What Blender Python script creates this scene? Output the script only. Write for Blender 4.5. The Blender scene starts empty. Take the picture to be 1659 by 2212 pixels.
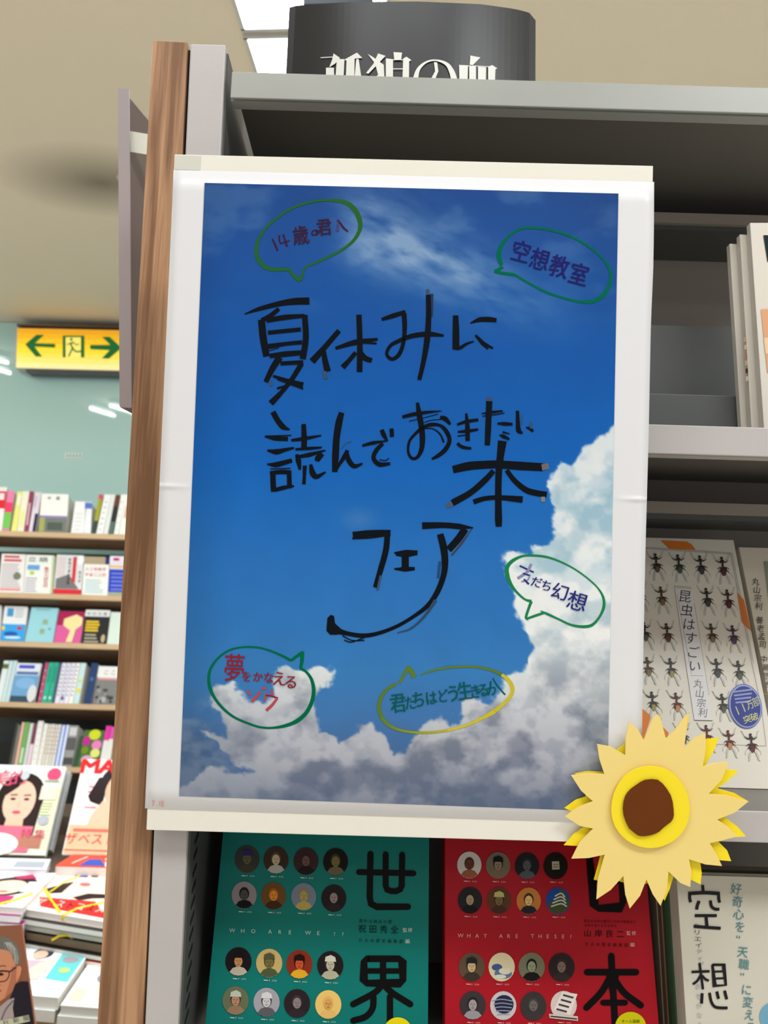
import bpy, bmesh, math, random
import numpy as np
from mathutils import Vector, Matrix
random.seed(7)
SC = bpy.context.scene
COL = SC.collection

# ---------------------------------------------------------------- camera
W, H, F = 1659.0, 2212.0, 1789.0
PITCH, ROLL, YAW = math.radians(8.5), 0.030, 0.0
EYE = Vector((0, 0, 1.5))
fw = Vector((math.sin(YAW)*math.cos(PITCH), math.cos(YAW)*math.cos(PITCH), math.sin(PITCH)))
r0 = Vector((math.cos(YAW), -math.sin(YAW), 0)); u0 = r0.cross(fw)
RT = r0*math.cos(ROLL) + u0*math.sin(ROLL)
UP = -r0*math.sin(ROLL) + u0*math.cos(ROLL)
cd = bpy.data.cameras.new('camera'); cam = bpy.data.objects.new('camera', cd); COL.objects.link(cam)
cam.matrix_world = Matrix(((RT.x, UP.x, -fw.x, EYE.x), (RT.y, UP.y, -fw.y, EYE.y), (RT.z, UP.z, -fw.z, EYE.z), (0, 0, 0, 1)))
cd.sensor_fit = 'VERTICAL'; cd.lens = 4.15; cd.sensor_height = 4.15*H/F; cd.sensor_width = cd.sensor_height*W/H
cd.clip_start = 0.02; cd.clip_end = 50
cd.dof.use_dof = True; cd.dof.focus_distance = 0.54; cd.dof.aperture_fstop = 1.9
SC.camera = cam

# ---------------------------------------------------------------- world, lights, exposure
SC.view_settings.view_transform = 'Standard'; SC.view_settings.look = 'None'
SC.view_settings.exposure = -0.12; SC.view_settings.gamma = 1.0; SC.view_settings.use_curve_mapping = False
wd = bpy.data.worlds.new('world'); SC.world = wd; wd.use_nodes = True
wd.node_tree.nodes['Background'].inputs[0].default_value = (0.95, 0.97, 1.0, 1)
wd.node_tree.nodes['Background'].inputs[1].default_value = 0.46
PANEL_POWER = 14.0
def area(x, y, z, sx, sy, w, col=(0.95, 0.985, 1.0)):
    d_ = bpy.data.lights.new('unseen_fill_light', 'AREA'); d_.shape = 'RECTANGLE'; d_.size = sx; d_.size_y = sy; d_.energy = w; d_.color = col
    o_ = bpy.data.objects.new('unseen_fill_light', d_); o_.location = (x, y, z); COL.objects.link(o_)
# unseen ceiling lights, added to brighten the bookcase, rack and ceiling
for lx, ly, w_ in ((-1.1, 1.5, 46), (-4.2, 1.9, 70), (-4.6, 0.6, 60), (-0.2, -0.35, 15), (1.3, -0.6, 34), (-2.2, -1.6, 16), (1.9, 1.4, 50), (0.6, -2.4, 10)):
    area(lx, ly, 2.93, 1.2, 0.34, w_)

# ---------------------------------------------------------------- projection helpers
def ray(px, py):
    return (fw + RT*((px-W/2)/F) - UP*((py-H/2)/F))
class Pl:
    def __init__(s, p, n): s.p = Vector(p); s.n = Vector(n).normalized()
    def __call__(s, px, py, off=0.0):
        d = ray(px, py); p = s.p + s.n*off
        t = (p-EYE).dot(s.n)/d.dot(s.n)
        return EYE + d*t
def VP(Y): return Pl((0, Y, 0), (0, -1, 0))
def LP(p, deg): a = math.radians(deg); return Pl(p, (0, -math.cos(a), math.sin(a)))
def HP(z): return Pl((0, 0, z), (0, 0, 1))
def lin(c):
    c = c/255.0
    return c/12.92 if c <= 0.04045 else ((c+0.055)/1.055)**2.4
def C(r, g, b, k=1.0): return (min(lin(r)*k, 1), min(lin(g)*k, 1), min(lin(b)*k, 1), 1)

# ---------------------------------------------------------------- materials
def mat(name, col, rough=0.5, spec=0.5, metal=0.0, noise=0.0, nscale=40, bump=0.0, bscale=200, stretch=None, emit=None, estr=0):
    m = bpy.data.materials.new(name); m.use_nodes = True
    nt = m.node_tree; b = nt.nodes['Principled BSDF']
    b.inputs['Base Color'].default_value = col; b.inputs['Roughness'].default_value = rough
    b.inputs['Specular IOR Level'].default_value = spec; b.inputs['Metallic'].default_value = metal
    tc = nt.nodes.new('ShaderNodeTexCoord'); mp = nt.nodes.new('ShaderNodeMapping')
    nt.links.new(tc.outputs['Object'], mp.inputs[0])
    if stretch: mp.inputs['Scale'].default_value = stretch
    if noise:
        n = nt.nodes.new('ShaderNodeTexNoise'); n.inputs['Scale'].default_value = nscale; n.inputs['Detail'].default_value = 5
        nt.links.new(mp.outputs[0], n.inputs['Vector'])
        mx = nt.nodes.new('ShaderNodeMix'); mx.data_type = 'RGBA'
        nt.links.new(n.outputs[0], mx.inputs[0])
        mx.inputs[6].default_value = tuple(c*(1-noise) for c in col[:3])+(1,); mx.inputs[7].default_value = tuple(min(c*(1+noise), 1) for c in col[:3])+(1,)
        nt.links.new(mx.outputs[2], b.inputs['Base Color'])
    if bump:
        n = nt.nodes.new('ShaderNodeTexNoise'); n.inputs['Scale'].default_value = bscale; n.inputs['Detail'].default_value = 3
        nt.links.new(mp.outputs[0], n.inputs['Vector'])
        bp = nt.nodes.new('ShaderNodeBump'); bp.inputs['Strength'].default_value = bump; bp.inputs['Distance'].default_value = 0.001
        nt.links.new(n.outputs[0], bp.inputs['Height']); nt.links.new(bp.outputs[0], b.inputs['Normal'])
    if emit: b.inputs['Emission Color'].default_value = emit; b.inputs['Emission Strength'].default_value = estr
    return m
def colmat(name, rough, spec=0.5, estr=0.0):
    m = bpy.data.materials.new(name); m.use_nodes = True
    nt = m.node_tree; b = nt.nodes['Principled BSDF']
    a = nt.nodes.new('ShaderNodeAttribute'); a.attribute_name = 'Col'
    nt.links.new(a.outputs['Color'], b.inputs['Base Color']); b.inputs['Roughness'].default_value = rough
    b.inputs['Specular IOR Level'].default_value = spec
    if estr:
        nt.links.new(a.outputs['Color'], b.inputs['Emission Color']); b.inputs['Emission Strength'].default_value = estr
    return m
M = {}
M['print'] = colmat('printed_ink', 0.45, 0.3)
M['marker'] = colmat('marker_ink', 0.7, 0.04)
M['gloss'] = colmat('glossy_print', 0.3, 0.09)
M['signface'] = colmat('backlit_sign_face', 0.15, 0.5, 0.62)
M['board'] = mat('foam_board_cream', (0.86, 0.83, 0.75, 1), 0.6, 0.3, noise=0.02, nscale=30)
M['paper'] = mat('poster_paper', (0.79, 0.79, 0.82, 1), 0.38, 0.4, noise=0.015, nscale=12)
M['tape'] = mat('clear_tape', (0.70, 0.70, 0.62, 1), 0.25, 0.5)
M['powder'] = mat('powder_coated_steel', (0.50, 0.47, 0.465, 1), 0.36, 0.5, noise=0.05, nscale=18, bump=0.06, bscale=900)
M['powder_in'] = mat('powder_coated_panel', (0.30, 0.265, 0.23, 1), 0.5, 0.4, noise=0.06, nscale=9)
M['dark_metal'] = mat('dark_grey_steel', (0.075, 0.08, 0.078, 1), 0.42, 0.5, noise=0.1, nscale=14)
M['black'] = mat('black_void', (0.012, 0.012, 0.012, 1), 0.8, 0.2)
M['inner_shade'] = mat('shaded_inner_steel', (0.085, 0.085, 0.08, 1), 0.5, 0.4, noise=0.06, nscale=12)  # shade inside the rack put into the colour
M['shelf_plate'] = mat('shaded_shelf_plate', (0.17, 0.16, 0.145, 1), 0.45, 0.4, noise=0.08, nscale=10)  # darker than the trim: shade under the shelves is in the colour
M['trim_green'] = mat('grey_green_shelf_trim', (0.36, 0.37, 0.345, 1), 0.34, 0.5, noise=0.12, nscale=14)
M['card_black'] = mat('black_gloss_card', (0.012, 0.014, 0.017, 1), 0.36, 0.4, noise=0.1, nscale=10)
M['pages'] = mat('page_edges', (0.72, 0.70, 0.64, 1), 0.8, 0.1, noise=0.1, nscale=300, stretch=(1, 8, 1))
M['y1'] = mat('pale_yellow_paper', C(247, 220, 138, 1.0), 0.85, 0.1, noise=0.02, nscale=60)
M['y2'] = mat('bright_yellow_paper', C(255, 230, 50, 1.0), 0.85, 0.1)
M['brown_paper'] = mat('brown_paper', C(108, 56, 22, 1.0), 0.9, 0.1, noise=0.05, nscale=80)
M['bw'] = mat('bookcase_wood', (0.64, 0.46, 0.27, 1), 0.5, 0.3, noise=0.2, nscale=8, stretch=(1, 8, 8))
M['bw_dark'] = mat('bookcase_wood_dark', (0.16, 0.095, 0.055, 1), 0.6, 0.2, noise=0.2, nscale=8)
M['bback'] = mat('bookcase_back', (0.028, 0.033, 0.031, 1), 0.6, 0.3, noise=0.3, nscale=5)
M['yellow_band'] = mat('yellow_plastic_band', C(240, 215, 20), 0.4, 0.4)
M['panel_on'] = mat('lit_diffuser', (0.9, 0.9, 0.9, 1), 0.5, emit=(0.93, 0.98, 1.0, 1), estr=PANEL_POWER)
M['tube_on'] = mat('lit_tube', (0.9, 0.9, 0.9, 1), 0.5, emit=(0.93, 1.0, 0.97, 1), estr=30)
M['white_metal'] = mat('white_enamel', (0.62, 0.62, 0.60, 1), 0.4, 0.5)
M['carpet'] = mat('floor_carpet', (0.70, 0.65, 0.57, 1), 0.9, 0.1, noise=0.2, nscale=60)
M['plain_wall'] = mat('painted_wall', (0.5, 0.48, 0.43, 1), 0.8, 0.2, noise=0.03, nscale=10)
M['ochre'] = mat('table_edge', (0.10, 0.07, 0.05, 1), 0.6, 0.3, noise=0.2, nscale=20)

def wood_material():
    m = bpy.data.materials.new('walnut_laminate'); m.use_nodes = True
    nt = m.node_tree; b = nt.nodes['Principled BSDF']; b.inputs['Roughness'].default_value = 0.5; b.inputs['Specular IOR Level'].default_value = 0.35
    tc = nt.nodes.new('ShaderNodeTexCoord')
    def nz(scale, st, det, dist=0):
        mp = nt.nodes.new('ShaderNodeMapping'); mp.inputs['Scale'].default_value = st; nt.links.new(tc.outputs['Object'], mp.inputs[0])
        n = nt.nodes.new('ShaderNodeTexNoise'); n.inputs['Scale'].default_value = scale; n.inputs['Detail'].default_value = det; n.inputs['Distortion'].default_value = dist
        nt.links.new(mp.outputs[0], n.inputs['Vector']); return n
    a = nz(130, (1, 1, 0.045), 6, 0.25); f = nz(700, (1, 1, 0.03), 3); s = nz(45, (1, 1, 0.12), 2, 0.4)
    r = nt.nodes.new('ShaderNodeValToRGB'); r.color_ramp.elements[0].position = 0.36; r.color_ramp.elements[1].position = 0.66
    r.color_ramp.elements[0].color = (0.21, 0.098, 0.044, 1); r.color_ramp.elements[1].color = (0.49, 0.27, 0.145, 1)
    ad = nt.nodes.new('ShaderNodeMath'); ad.operation = 'ADD'; nt.links.new(a.outputs[0], ad.inputs[0])
    m2 = nt.nodes.new('ShaderNodeMath'); m2.operation = 'MULTIPLY_ADD'; m2.inputs[1].default_value = 0.35; m2.inputs[2].default_value = -0.175
    nt.links.new(f.outputs[0], m2.inputs[0]); nt.links.new(m2.outputs[0], ad.inputs[1])
    m3 = nt.nodes.new('ShaderNodeMath'); m3.operation = 'MULTIPLY_ADD'; m3.inputs[1].default_value = 0.5; m3.inputs[2].default_value = -0.25
    nt.links.new(s.outputs[0], m3.inputs[0]); ad2 = nt.nodes.new('ShaderNodeMath'); ad2.operation = 'ADD'
    nt.links.new(ad.outputs[0], ad2.inputs[0]); nt.links.new(m3.outputs[0], ad2.inputs[1])
    nt.links.new(ad2.outputs[0], r.inputs[0]); nt.links.new(r.outputs[0], b.inputs['Base Color'])
    return m
M['wood'] = wood_material()
_bm = {}
def flat(rgb, rough=0.5):
    rough = max(rough, .4); k = (tuple(rgb), rough)
    if k not in _bm: _bm[k] = mat('cover_stock', C(*rgb), rough, 0.2)
    return _bm[k]

# ---------------------------------------------------------------- object helpers
def link(o, parent=None):
    COL.objects.link(o)
    if parent is not None: o.parent = parent
    return o
def tag(o, label=None, cat=None, group=None, kind=None):
    if label: o['label'] = label
    if cat: o['category'] = cat
    if group: o['group'] = group
    if kind: o['kind'] = kind
    return o
def empty(name, loc):
    o = bpy.data.objects.new(name, None); o.location = loc; o.empty_display_size = 0.02
    return link(o)
def meshobj(name, verts, faces, m, parent=None, cols=None, smooth=False):
    org = parent.location if (parent is not None and parent.type == 'EMPTY') else Vector((0, 0, 0))
    if parent is not None and parent.type != 'EMPTY' and parent.parent is not None: org = parent.parent.location
    me = bpy.data.meshes.new(name); me.from_pydata([tuple(Vector(v)-org) for v in verts], [], faces); me.materials.append(m)
    if cols is not None:
        a = me.color_attributes.new('Col', 'FLOAT_COLOR', 'CORNER')
        arr = np.empty((len(me.loops), 4), dtype=np.float32); i = 0
        for f, c in zip(faces, cols): arr[i:i+len(f)] = c; i += len(f)
        a.data.foreach_set('color', arr.ravel())
    if smooth:
        for p in me.polygons: p.use_smooth = True
    me.update()
    return link(bpy.data.objects.new(name, me), parent)
BOXF = [(0, 1, 2, 3), (7, 6, 5, 4), (0, 4, 5, 1), (1, 5, 6, 2), (2, 6, 7, 3), (3, 7, 4, 0)]
def fixnormals(o, bev=0.0, seg=2):
    bm = bmesh.new(); bm.from_mesh(o.data)
    if bev: bmesh.ops.bevel(bm, geom=bm.edges[:], offset=bev, segments=seg, affect='EDGES', profile=0.5)
    bmesh.ops.recalc_face_normals(bm, faces=bm.faces[:]); bm.to_mesh(o.data); bm.free(); return o
def hexa(name, front, back, m, parent=None, bev=0.0):
    return fixnormals(meshobj(name, list(front)+list(back), BOXF, m, parent), bev)
def box(name, lo, hi, m, parent=None, bev=0.0):
    x0, y0, z0 = lo; x1, y1, z1 = hi
    return hexa(name, [(x0, y0, z0), (x1, y0, z0), (x1, y0, z1), (x0, y0, z1)], [(x0, y1, z0), (x1, y1, z0), (x1, y1, z1), (x0, y1, z1)], m, parent, bev)
def slab(name, quad, pl, th, m, parent=None, off=0.0, bev=0.0):
    f = [pl(x, y, off) for x, y in quad]
    return hexa(name, f, [p-pl.n*th for p in f], m, parent, bev)

_gl = {}
def glyph(ch):
    if ch not in _gl:
        c = bpy.data.curves.new('g', 'FONT'); c.body = ch; c.size = 1; c.resolution_u = 2
        o = bpy.data.objects.new('g', c); COL.objects.link(o)
        me = bpy.data.meshes.new_from_object(o)
        _gl[ch] = ([(v.co.x, v.co.y) for v in me.vertices], [tuple(p.vertices) for p in me.polygons])
        bpy.data.objects.remove(o); bpy.data.curves.remove(c); bpy.data.meshes.remove(me)
    return _gl[ch]
def smooth_pts(pts, n=6, ws=None):
    P = [Vector(p).to_2d() for p in pts]; out = []; wo = []
    for i in range(len(P)-1):
        a = P[i-1] if i else P[i]*2-P[i+1]; b = P[i]; c = P[i+1]; d = P[i+2] if i+2 < len(P) else P[i+1]*2-P[i]
        for k in range(n):
            t = k/n
            out.append(0.5*((2*b)+(c-a)*t+(2*a-5*b+4*c-d)*t*t+(3*b-a-3*c+d)*t**3))
            if ws: wo.append(ws[i]*(1-t)+ws[i+1]*t)
    out.append(P[-1])
    if ws: wo.append(ws[-1])
    return out, wo
class Ink:
    """flat print: 2-D shapes in the picture plane of one surface, laid on that surface"""
    def __init__(s, org=(0, 0), sc=1.0): s.o = org; s.s = sc; s.v = []; s.f = []; s.c = []; s.n = 0
    def at(s, ox, oy, sc): s.o = (ox, oy); s.s = sc; return s
    def up(s, lay):   # each stroke a hair above the last, so that overlaps are never coplanar
        s.n += 1; return lay+(s.n % 16)*.05
    def _p(s, p): return (s.o[0]+p[0]/s.s, s.o[1]+p[1]/s.s)
    def poly(s, pts, col, lay=0, raw=False):
        lay = s.up(lay)
        b = len(s.v); s.v += [(*(p if raw else s._p(p)), lay) for p in pts]; s.f.append(tuple(range(b, b+len(pts)))); s.c.append(col)
    def quadgrid(s, q, fn, nx, ny, lay=0):
        (ax, ay), (bx, by), (cx, cy), (dx, dy) = q; b = len(s.v)
        for j in range(ny+1):
            for i in range(nx+1):
                u, v = i/nx, j/ny
                s.v.append((*s._p(((ax*(1-u)+bx*u)*(1-v)+(dx*(1-u)+cx*u)*v, (ay*(1-u)+by*u)*(1-v)+(dy*(1-u)+cy*u)*v)), lay))
        for j in range(ny):
            for i in range(nx):
                k = b+j*(nx+1)+i; s.f.append((k, k+1, k+nx+2, k+nx+1)); s.c.append(fn((i+.5)/nx, (j+.5)/ny))
    def rect(s, x0, y0, x1, y1, col, lay=0): s.poly([(x0, y0), (x1, y0), (x1, y1), (x0, y1)], col, lay)
    def ell(s, cx, cy, rx, ry, col, lay=0, n=20, a0=0, a1=360, rot=0):
        full = abs(a1-a0) >= 360; k = n if full else n+1; r = math.radians(rot); pts = []
        for i in range(k):
            a = math.radians(a0+(a1-a0)*i/n); x, y = rx*math.cos(a), ry*math.sin(a)
            pts.append((cx+x*math.cos(r)-y*math.sin(r), cy+x*math.sin(r)+y*math.cos(r)))
        s.poly(pts, col, lay)
    def line(s, pts, w, col, lay=0, sm=True, cap=False):
        ws = list(w) if isinstance(w, (list, tuple)) else [w]*len(pts)
        if sm and len(pts) > 2: P, ws = smooth_pts(pts, 6, ws)
        else: P = [Vector(p).to_2d() for p in pts]
        lay_ = lay; lay = s.up(lay)
        b = len(s.v); n = len(P)
        for i in range(n):
            d = (P[min(i+1, n-1)]-P[max(i-1, 0)])
            if d.length < 1e-6: d = Vector((1, 0))
            d.normalize(); nn = Vector((-d.y, d.x))*ws[i]/2
            if not sm and 0 < i < n-1:
                d1 = (P[i]-P[i-1]).normalized(); k = max(0.5, abs(nn.normalized().dot(Vector((-d1.y, d1.x))))); nn /= k
            s.v.append((*s._p(P[i]+nn), lay)); s.v.append((*s._p(P[i]-nn), lay))
        for i in range(n-1):
            k = b+2*i; s.f.append((k, k+1, k+3, k+2)); s.c.append(col)
        if cap:
            for q, ww in ((P[0], ws[0]), (P[-1], ws[-1])): s.ell(q.x, q.y, ww/2, ww/2, col, lay_, 10)
    def ch(s, c, cx, cy, w, h, col, lay=0, rot=0, skew=0):
        vs, fs = glyph(c)
        if not vs: return
        xs = [v[0] for v in vs]; ys = [v[1] for v in vs]
        if ord(c) > 0x2000: gx, gy, gw, gh = 0.5, 0.38, 0.92, 0.92
        else: gx, gy, gw, gh = (min(xs)+max(xs))/2, 0.36, 0.72, 0.72
        lay = s.up(lay); r = math.radians(rot); b = len(s.v)
        for x, y in vs:
            X = (x-gx)/gw*w; Y = -(y-gy)/gh*h; X += skew*Y
            s.v.append((*s._p((cx+X*math.cos(r)-Y*math.sin(r), cy+X*math.sin(r)+Y*math.cos(r))), lay))
        for f in fs: s.f.append(tuple(b+i for i in f)); s.c.append(col)
    def text(s, t, x0, y0, x1, y1, size, col, lay=0, rot=None, w=None, bold=0, skew=0):
        n = len(t); a = math.degrees(math.atan2(y1-y0, x1-x0)) if rot is None else rot
        for i, c in enumerate(t):
            k = i/(n-1) if n > 1 else 0
            if c == ' ': continue
            for dx in ((0,) if not bold else (-bold, bold)):
                s.ch(c, x0+(x1-x0)*k+dx, y0+(y1-y0)*k+(dx*.5), w or size, size, col, lay, a, skew)
    def face(s, cx, cy, r, bg, skin, hair, cloth, n=20, lay=0, tilt=0, hat=None):
        s.ell(cx, cy, r, r*1.1, bg, lay, 24)
        s.ell(cx, cy+r*0.95, r*0.62, r*0.42, cloth, lay+1, 16, 180, 360) if False else s.poly([(cx-r*.68, cy+r*.80), (cx-r*.45, cy+r*.50), (cx-r*.12, cy+r*.38), (cx+r*.12, cy+r*.38), (cx+r*.45, cy+r*.50), (cx+r*.68, cy+r*.80), (cx+r*.35, cy+r*1.02), (cx, cy+r*1.08), (cx-r*.35, cy+r*1.02)], cloth, lay+1)
        s.ell(cx+tilt*r, cy-r*.12, r*.40, r*.52, hair, lay+2, 16)
        s.ell(cx+tilt*r*1.2, cy-r*.02, r*.31, r*.42, skin, lay+3, 16)
        dk = tuple(c*.35 for c in skin[:3])+(1,)
        for sx in (-.13, .13): s.ell(cx+tilt*r*1.2+sx*r, cy-r*.08, r*.06, r*.035, dk, lay+4, 8)
        s.line([(cx+tilt*r*1.2, cy-r*.04), (cx+tilt*r*1.2+.03*r, cy+r*.10)], r*.035, dk, lay+4)
        s.line([(cx+tilt*r*1.2-.10*r, cy+r*.21), (cx+tilt*r*1.2+.10*r, cy+r*.21)], r*.05, dk, lay+4)
        if hat: s.poly([(cx+tilt*r-r*.42, cy-r*.30), (cx+tilt*r-r*.36, cy-r*.66), (cx+tilt*r+r*.05, cy-r*.80), (cx+tilt*r+r*.38, cy-r*.62), (cx+tilt*r+r*.44, cy-r*.28)], hat, lay+5)
    def build(s, name, surf, parent, m=None, eps=0.00015, base=0.0003, extra=None):
        vs = []
        for x, y, l in s.v:
            p = surf(x, y, base+eps*l)
            vs.append(p)
        return meshobj(name, vs, s.f, m or M['print'], parent, s.c)

# ================================================================ room
zc = VP(3.9)(100, 700).z
ceil = box('ceiling', (-5, -4, zc), (6, 3.9, zc+0.06), M['plain_wall']); tag(ceil, kind='structure')
def ceiling_material():
    m = bpy.data.materials.new('textured_ceiling_paper'); m.use_nodes = True
    nt = m.node_tree; b = nt.nodes['Principled BSDF']; b.inputs['Roughness'].default_value = 0.75; b.inputs['Specular IOR Level'].default_value = 0.2
    tc = nt.nodes.new('ShaderNodeTexCoord')
    n = nt.nodes.new('ShaderNodeTexNoise'); n.inputs['Scale'].default_value = 140; n.inputs['Detail'].default_value = 4; nt.links.new(tc.outputs['Object'], n.inputs['Vector'])
    bp = nt.nodes.new('ShaderNodeBump'); bp.inputs['Strength'].default_value = 0.35; bp.inputs['Distance'].default_value = 0.003
    nt.links.new(n.outputs[0], bp.inputs['Height']); nt.links.new(bp.outputs[0], b.inputs['Normal'])
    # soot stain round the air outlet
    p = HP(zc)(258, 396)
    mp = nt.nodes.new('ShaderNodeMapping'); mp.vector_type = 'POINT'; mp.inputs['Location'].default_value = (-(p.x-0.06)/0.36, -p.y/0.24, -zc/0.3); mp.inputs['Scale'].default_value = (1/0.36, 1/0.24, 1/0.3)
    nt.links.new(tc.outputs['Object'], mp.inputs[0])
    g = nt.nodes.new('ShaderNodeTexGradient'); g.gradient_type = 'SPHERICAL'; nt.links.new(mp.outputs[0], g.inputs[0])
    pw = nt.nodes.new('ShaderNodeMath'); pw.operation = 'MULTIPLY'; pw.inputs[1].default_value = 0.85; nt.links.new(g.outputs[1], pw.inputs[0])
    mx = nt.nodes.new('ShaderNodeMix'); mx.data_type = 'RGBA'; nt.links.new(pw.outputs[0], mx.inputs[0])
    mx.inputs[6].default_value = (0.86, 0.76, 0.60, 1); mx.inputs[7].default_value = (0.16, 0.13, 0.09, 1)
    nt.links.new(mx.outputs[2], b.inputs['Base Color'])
    return m
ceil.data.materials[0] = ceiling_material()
tag(box('floor', (-5, -4, -0.05), (6, 3.98, 0), M['carpet']), kind='structure')
tag(box('wall_back', (-5, 3.92, 0), (6, 4.02, zc+0.06), M['plain_wall']), kind='structure')
# glazed, green tinted wall lining above the bookcase
def glass_material():
    m = bpy.data.materials.new('tinted_glass'); m.use_nodes = True
    b = m.node_tree.nodes['Principled BSDF']; b.inputs['Base Color'].default_value = (0.44, 0.70, 0.68, 1); b.inputs['Roughness'].default_value = 0.04
    b.inputs['Specular IOR Level'].default_value = 0.9; b.inputs['Coat Weight'].default_value = 1.0; b.inputs['Coat Roughness'].default_value = 0.02
    return m
M['glass'] = glass_material()
win = box('window_1', (-4.9, 3.885, 0.6), (1.5, 3.915, zc-0.004), M['glass']); tag(win, kind='structure')
st = Ink(); st.rect(140, 979, 178, 990, C(225, 238, 230), 0)
for k in range(5): st.rect(143+7*k, 981, 147+7*k, 988, C(160, 180, 175), 1)
o = st.build('wall_label', VP(3.884), None, eps=0.0005); tag(o, 'tiny white label on the green glass wall below the exit sign', 'label')

# ceiling lights
def ceiling_light(center, ux, L, Wd, label, group, louvre=True):
    e = empty('ceiling_light', center); tag(e, label, 'ceiling light', group)
    c = Vector(center); ux = Vector(ux).normalized(); uy = Vector((-ux.y, ux.x, 0))
    def q(l, w, z0, z1, name, m, p):
        lo = [c+ux*a*l/2+uy*b*w/2+Vector((0, 0, z0)) for a, b in ((-1, -1), (1, -1), (1, 1), (-1, 1))]
        return hexa(name, lo, [v+Vector((0, 0, z1-z0)) for v in lo], m, p)
    fr = []
    for s_ in (-1, 1):
        lo = [c+ux*a*L/2+uy*(s_*Wd/2+b*0.005)+Vector((0, 0, -0.014)) for a, b in ((-1, -1), (1, -1), (1, 1), (-1, 1))]
        hexa('frame', lo, [v+Vector((0, 0, 0.013)) for v in lo], M['white_metal'], e)
        lo = [c+ux*(s_*L/2+a*0.005)+uy*b*(Wd/2+.005)+Vector((0, 0, -0.014)) for a, b in ((-1, -1), (1, -1), (1, 1), (-1, 1))]
        hexa('frame', lo, [v+Vector((0, 0, 0.013)) for v in lo], M['white_metal'], e)
    q(L-0.012, Wd-0.012, -0.012, -0.004, 'diffuser', M['panel_on'], e)
    return e
hp = HP(zc-0.01)
a, b_ = hp(497, 0), hp(549, 158)
d = (b_-a); d.z = 0; d.normalize(); side = Vector((d.y, -d.x, 0))
# far fixture ends at y~160 .. gap at y~70
g1 = hp(518, 66); g2 = hp(520, 76)
Lf = (hp(575, 230)-g2).length
cF = g2 + d*(Lf/2) + side*0.19; ceiling_light((cF.x, cF.y, zc), d, Lf-0.012, 0.36, 'lit ceiling panel just left of the black title card, lower of two', 'lit ceiling panels in a row')
cN = g1 - d*0.604 + side*0.19; ceiling_light((cN.x, cN.y, zc), d, 1.2, 0.36, 'lit ceiling panel at the top edge of the photo beside the black card', 'lit ceiling panels in a row')
# bare tubes that the glass wall mirrors
def tube(px, py, label):
    yg = 3.885; p = VP(yg)(px, py); p2 = VP(yg)(px+52, py+16)
    out = []
    for q in (p, p2):
        k = (zc-0.05-EYE.z)/(q.z-EYE.z); r_ = EYE+(q-EYE)*k; out.append(Vector((r_.x, 2*yg-r_.y, r_.z)))
    A, B = out; ax = (B-A).normalized(); s1 = ax.cross(Vector((0, 0, 1))).normalized(); s2 = ax.cross(s1); vs = []; fs = []
    for k in range(10):
        t = 2*math.pi*k/10; o_ = (s1*math.cos(t)+s2*math.sin(t))*0.008; vs += [A+o_, B+o_]
    for k in range(10): fs.append((2*k, 2*k+1, (2*k+3) % 20, (2*k+2) % 20))
    fs += [tuple(range(0, 20, 2)), tuple(range(19, 0, -2))]
    e = empty('ceiling_lamp', ((A+B)/2)+Vector((0, 0, 0.05))); tag(e, label, 'lamp', 'short tube lamps mirrored in the glass wall')
    meshobj('tube', vs, fs, M['tube_on'], e)
    m_ = (A+B)/2; h = (B-A)/2
    hexa('holder', [A-s1*.02+Vector((0, 0, .02)), B-s1*.02+Vector((0, 0, .02)), B+s1*.02+Vector((0, 0, .02)), A+s1*.02+Vector((0, 0, .02))],
         [A-s1*.02+Vector((0, 0, .048)), B-s1*.02+Vector((0, 0, .048)), B+s1*.02+Vector((0, 0, .048)), A+s1*.02+Vector((0, 0, .048))], M['white_metal'], e)
for px, py, wh in ((195, 882, 'left one of the pair by the wood panel'), (238, 876, 'right one of the pair by the wood panel'), (-35, 768, 'upper one at the left photo edge'), (-30, 790, 'lower one at the left photo edge')):
    tube(px, py, 'short ceiling tube mirrored in green glass, '+wh)

# small round outlet on the ceiling
pd = HP(zc)(272, 386); e = empty('smoke_detector', pd); tag(e, 'small round ceiling detector in a dark patch beside the grey side placard', 'smoke detector')
def disc(name, c, r, h, m, p, n=20):
    vs = []; fs = []
    for k in range(n):
        t = 2*math.pi*k/n; vs += [c+Vector((r*math.cos(t), r*math.sin(t), 0)), c+Vector((r*.8*math.cos(t), r*.8*math.sin(t), -h))]
    for k in range(n): fs.append((2*k, (2*k+2) % (2*n), (2*k+3) % (2*n), 2*k+1))
    fs += [tuple(range(0, 2*n, 2)), tuple(range(2*n-1, 0, -2))]
    return fixnormals(meshobj(name, vs, fs, m, p))
disc('base', pd, 0.03, 0.008, M['white_metal'], e); disc('sensor', pd-Vector((0, 0, .008)), 0.018, 0.02, M['dark_metal'], e)

# exit sign
es = VP(3.812); e = empty('exit_sign', es(150, 800)); tag(e, 'lit yellow and green exit sign with two arrows under the ceiling, upper left', 'exit sign')
Q = [(36, 708), (270, 713), (270, 802), (32, 796)]
f = [es(*q) for q in Q]; hexa('housing', f, [v+Vector((0, .07, 0)) for v in f], M['white_metal'], e, 0.003)
f = [es(54, 798), es(270, 803), es(270, 810), es(58, 805)]; hexa('lower_rail', f, [v+Vector((0, .06, 0)) for v in f], M['dark_metal'], e)
f = [es(36, 699), es(270, 704), es(270, 708.5), es(36, 703.5)]; hexa('mounting_plate', f, [v+Vector((0, .07, 0)) for v in f], M['bw_dark'], e)
k = Ink()
def sgn(u, v):  # inner tube glow painted in: orange head, yellow middle, pale foot
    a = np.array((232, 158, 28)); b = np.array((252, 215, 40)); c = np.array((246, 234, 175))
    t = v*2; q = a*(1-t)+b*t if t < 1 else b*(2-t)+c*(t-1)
    return C(*q)
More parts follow.
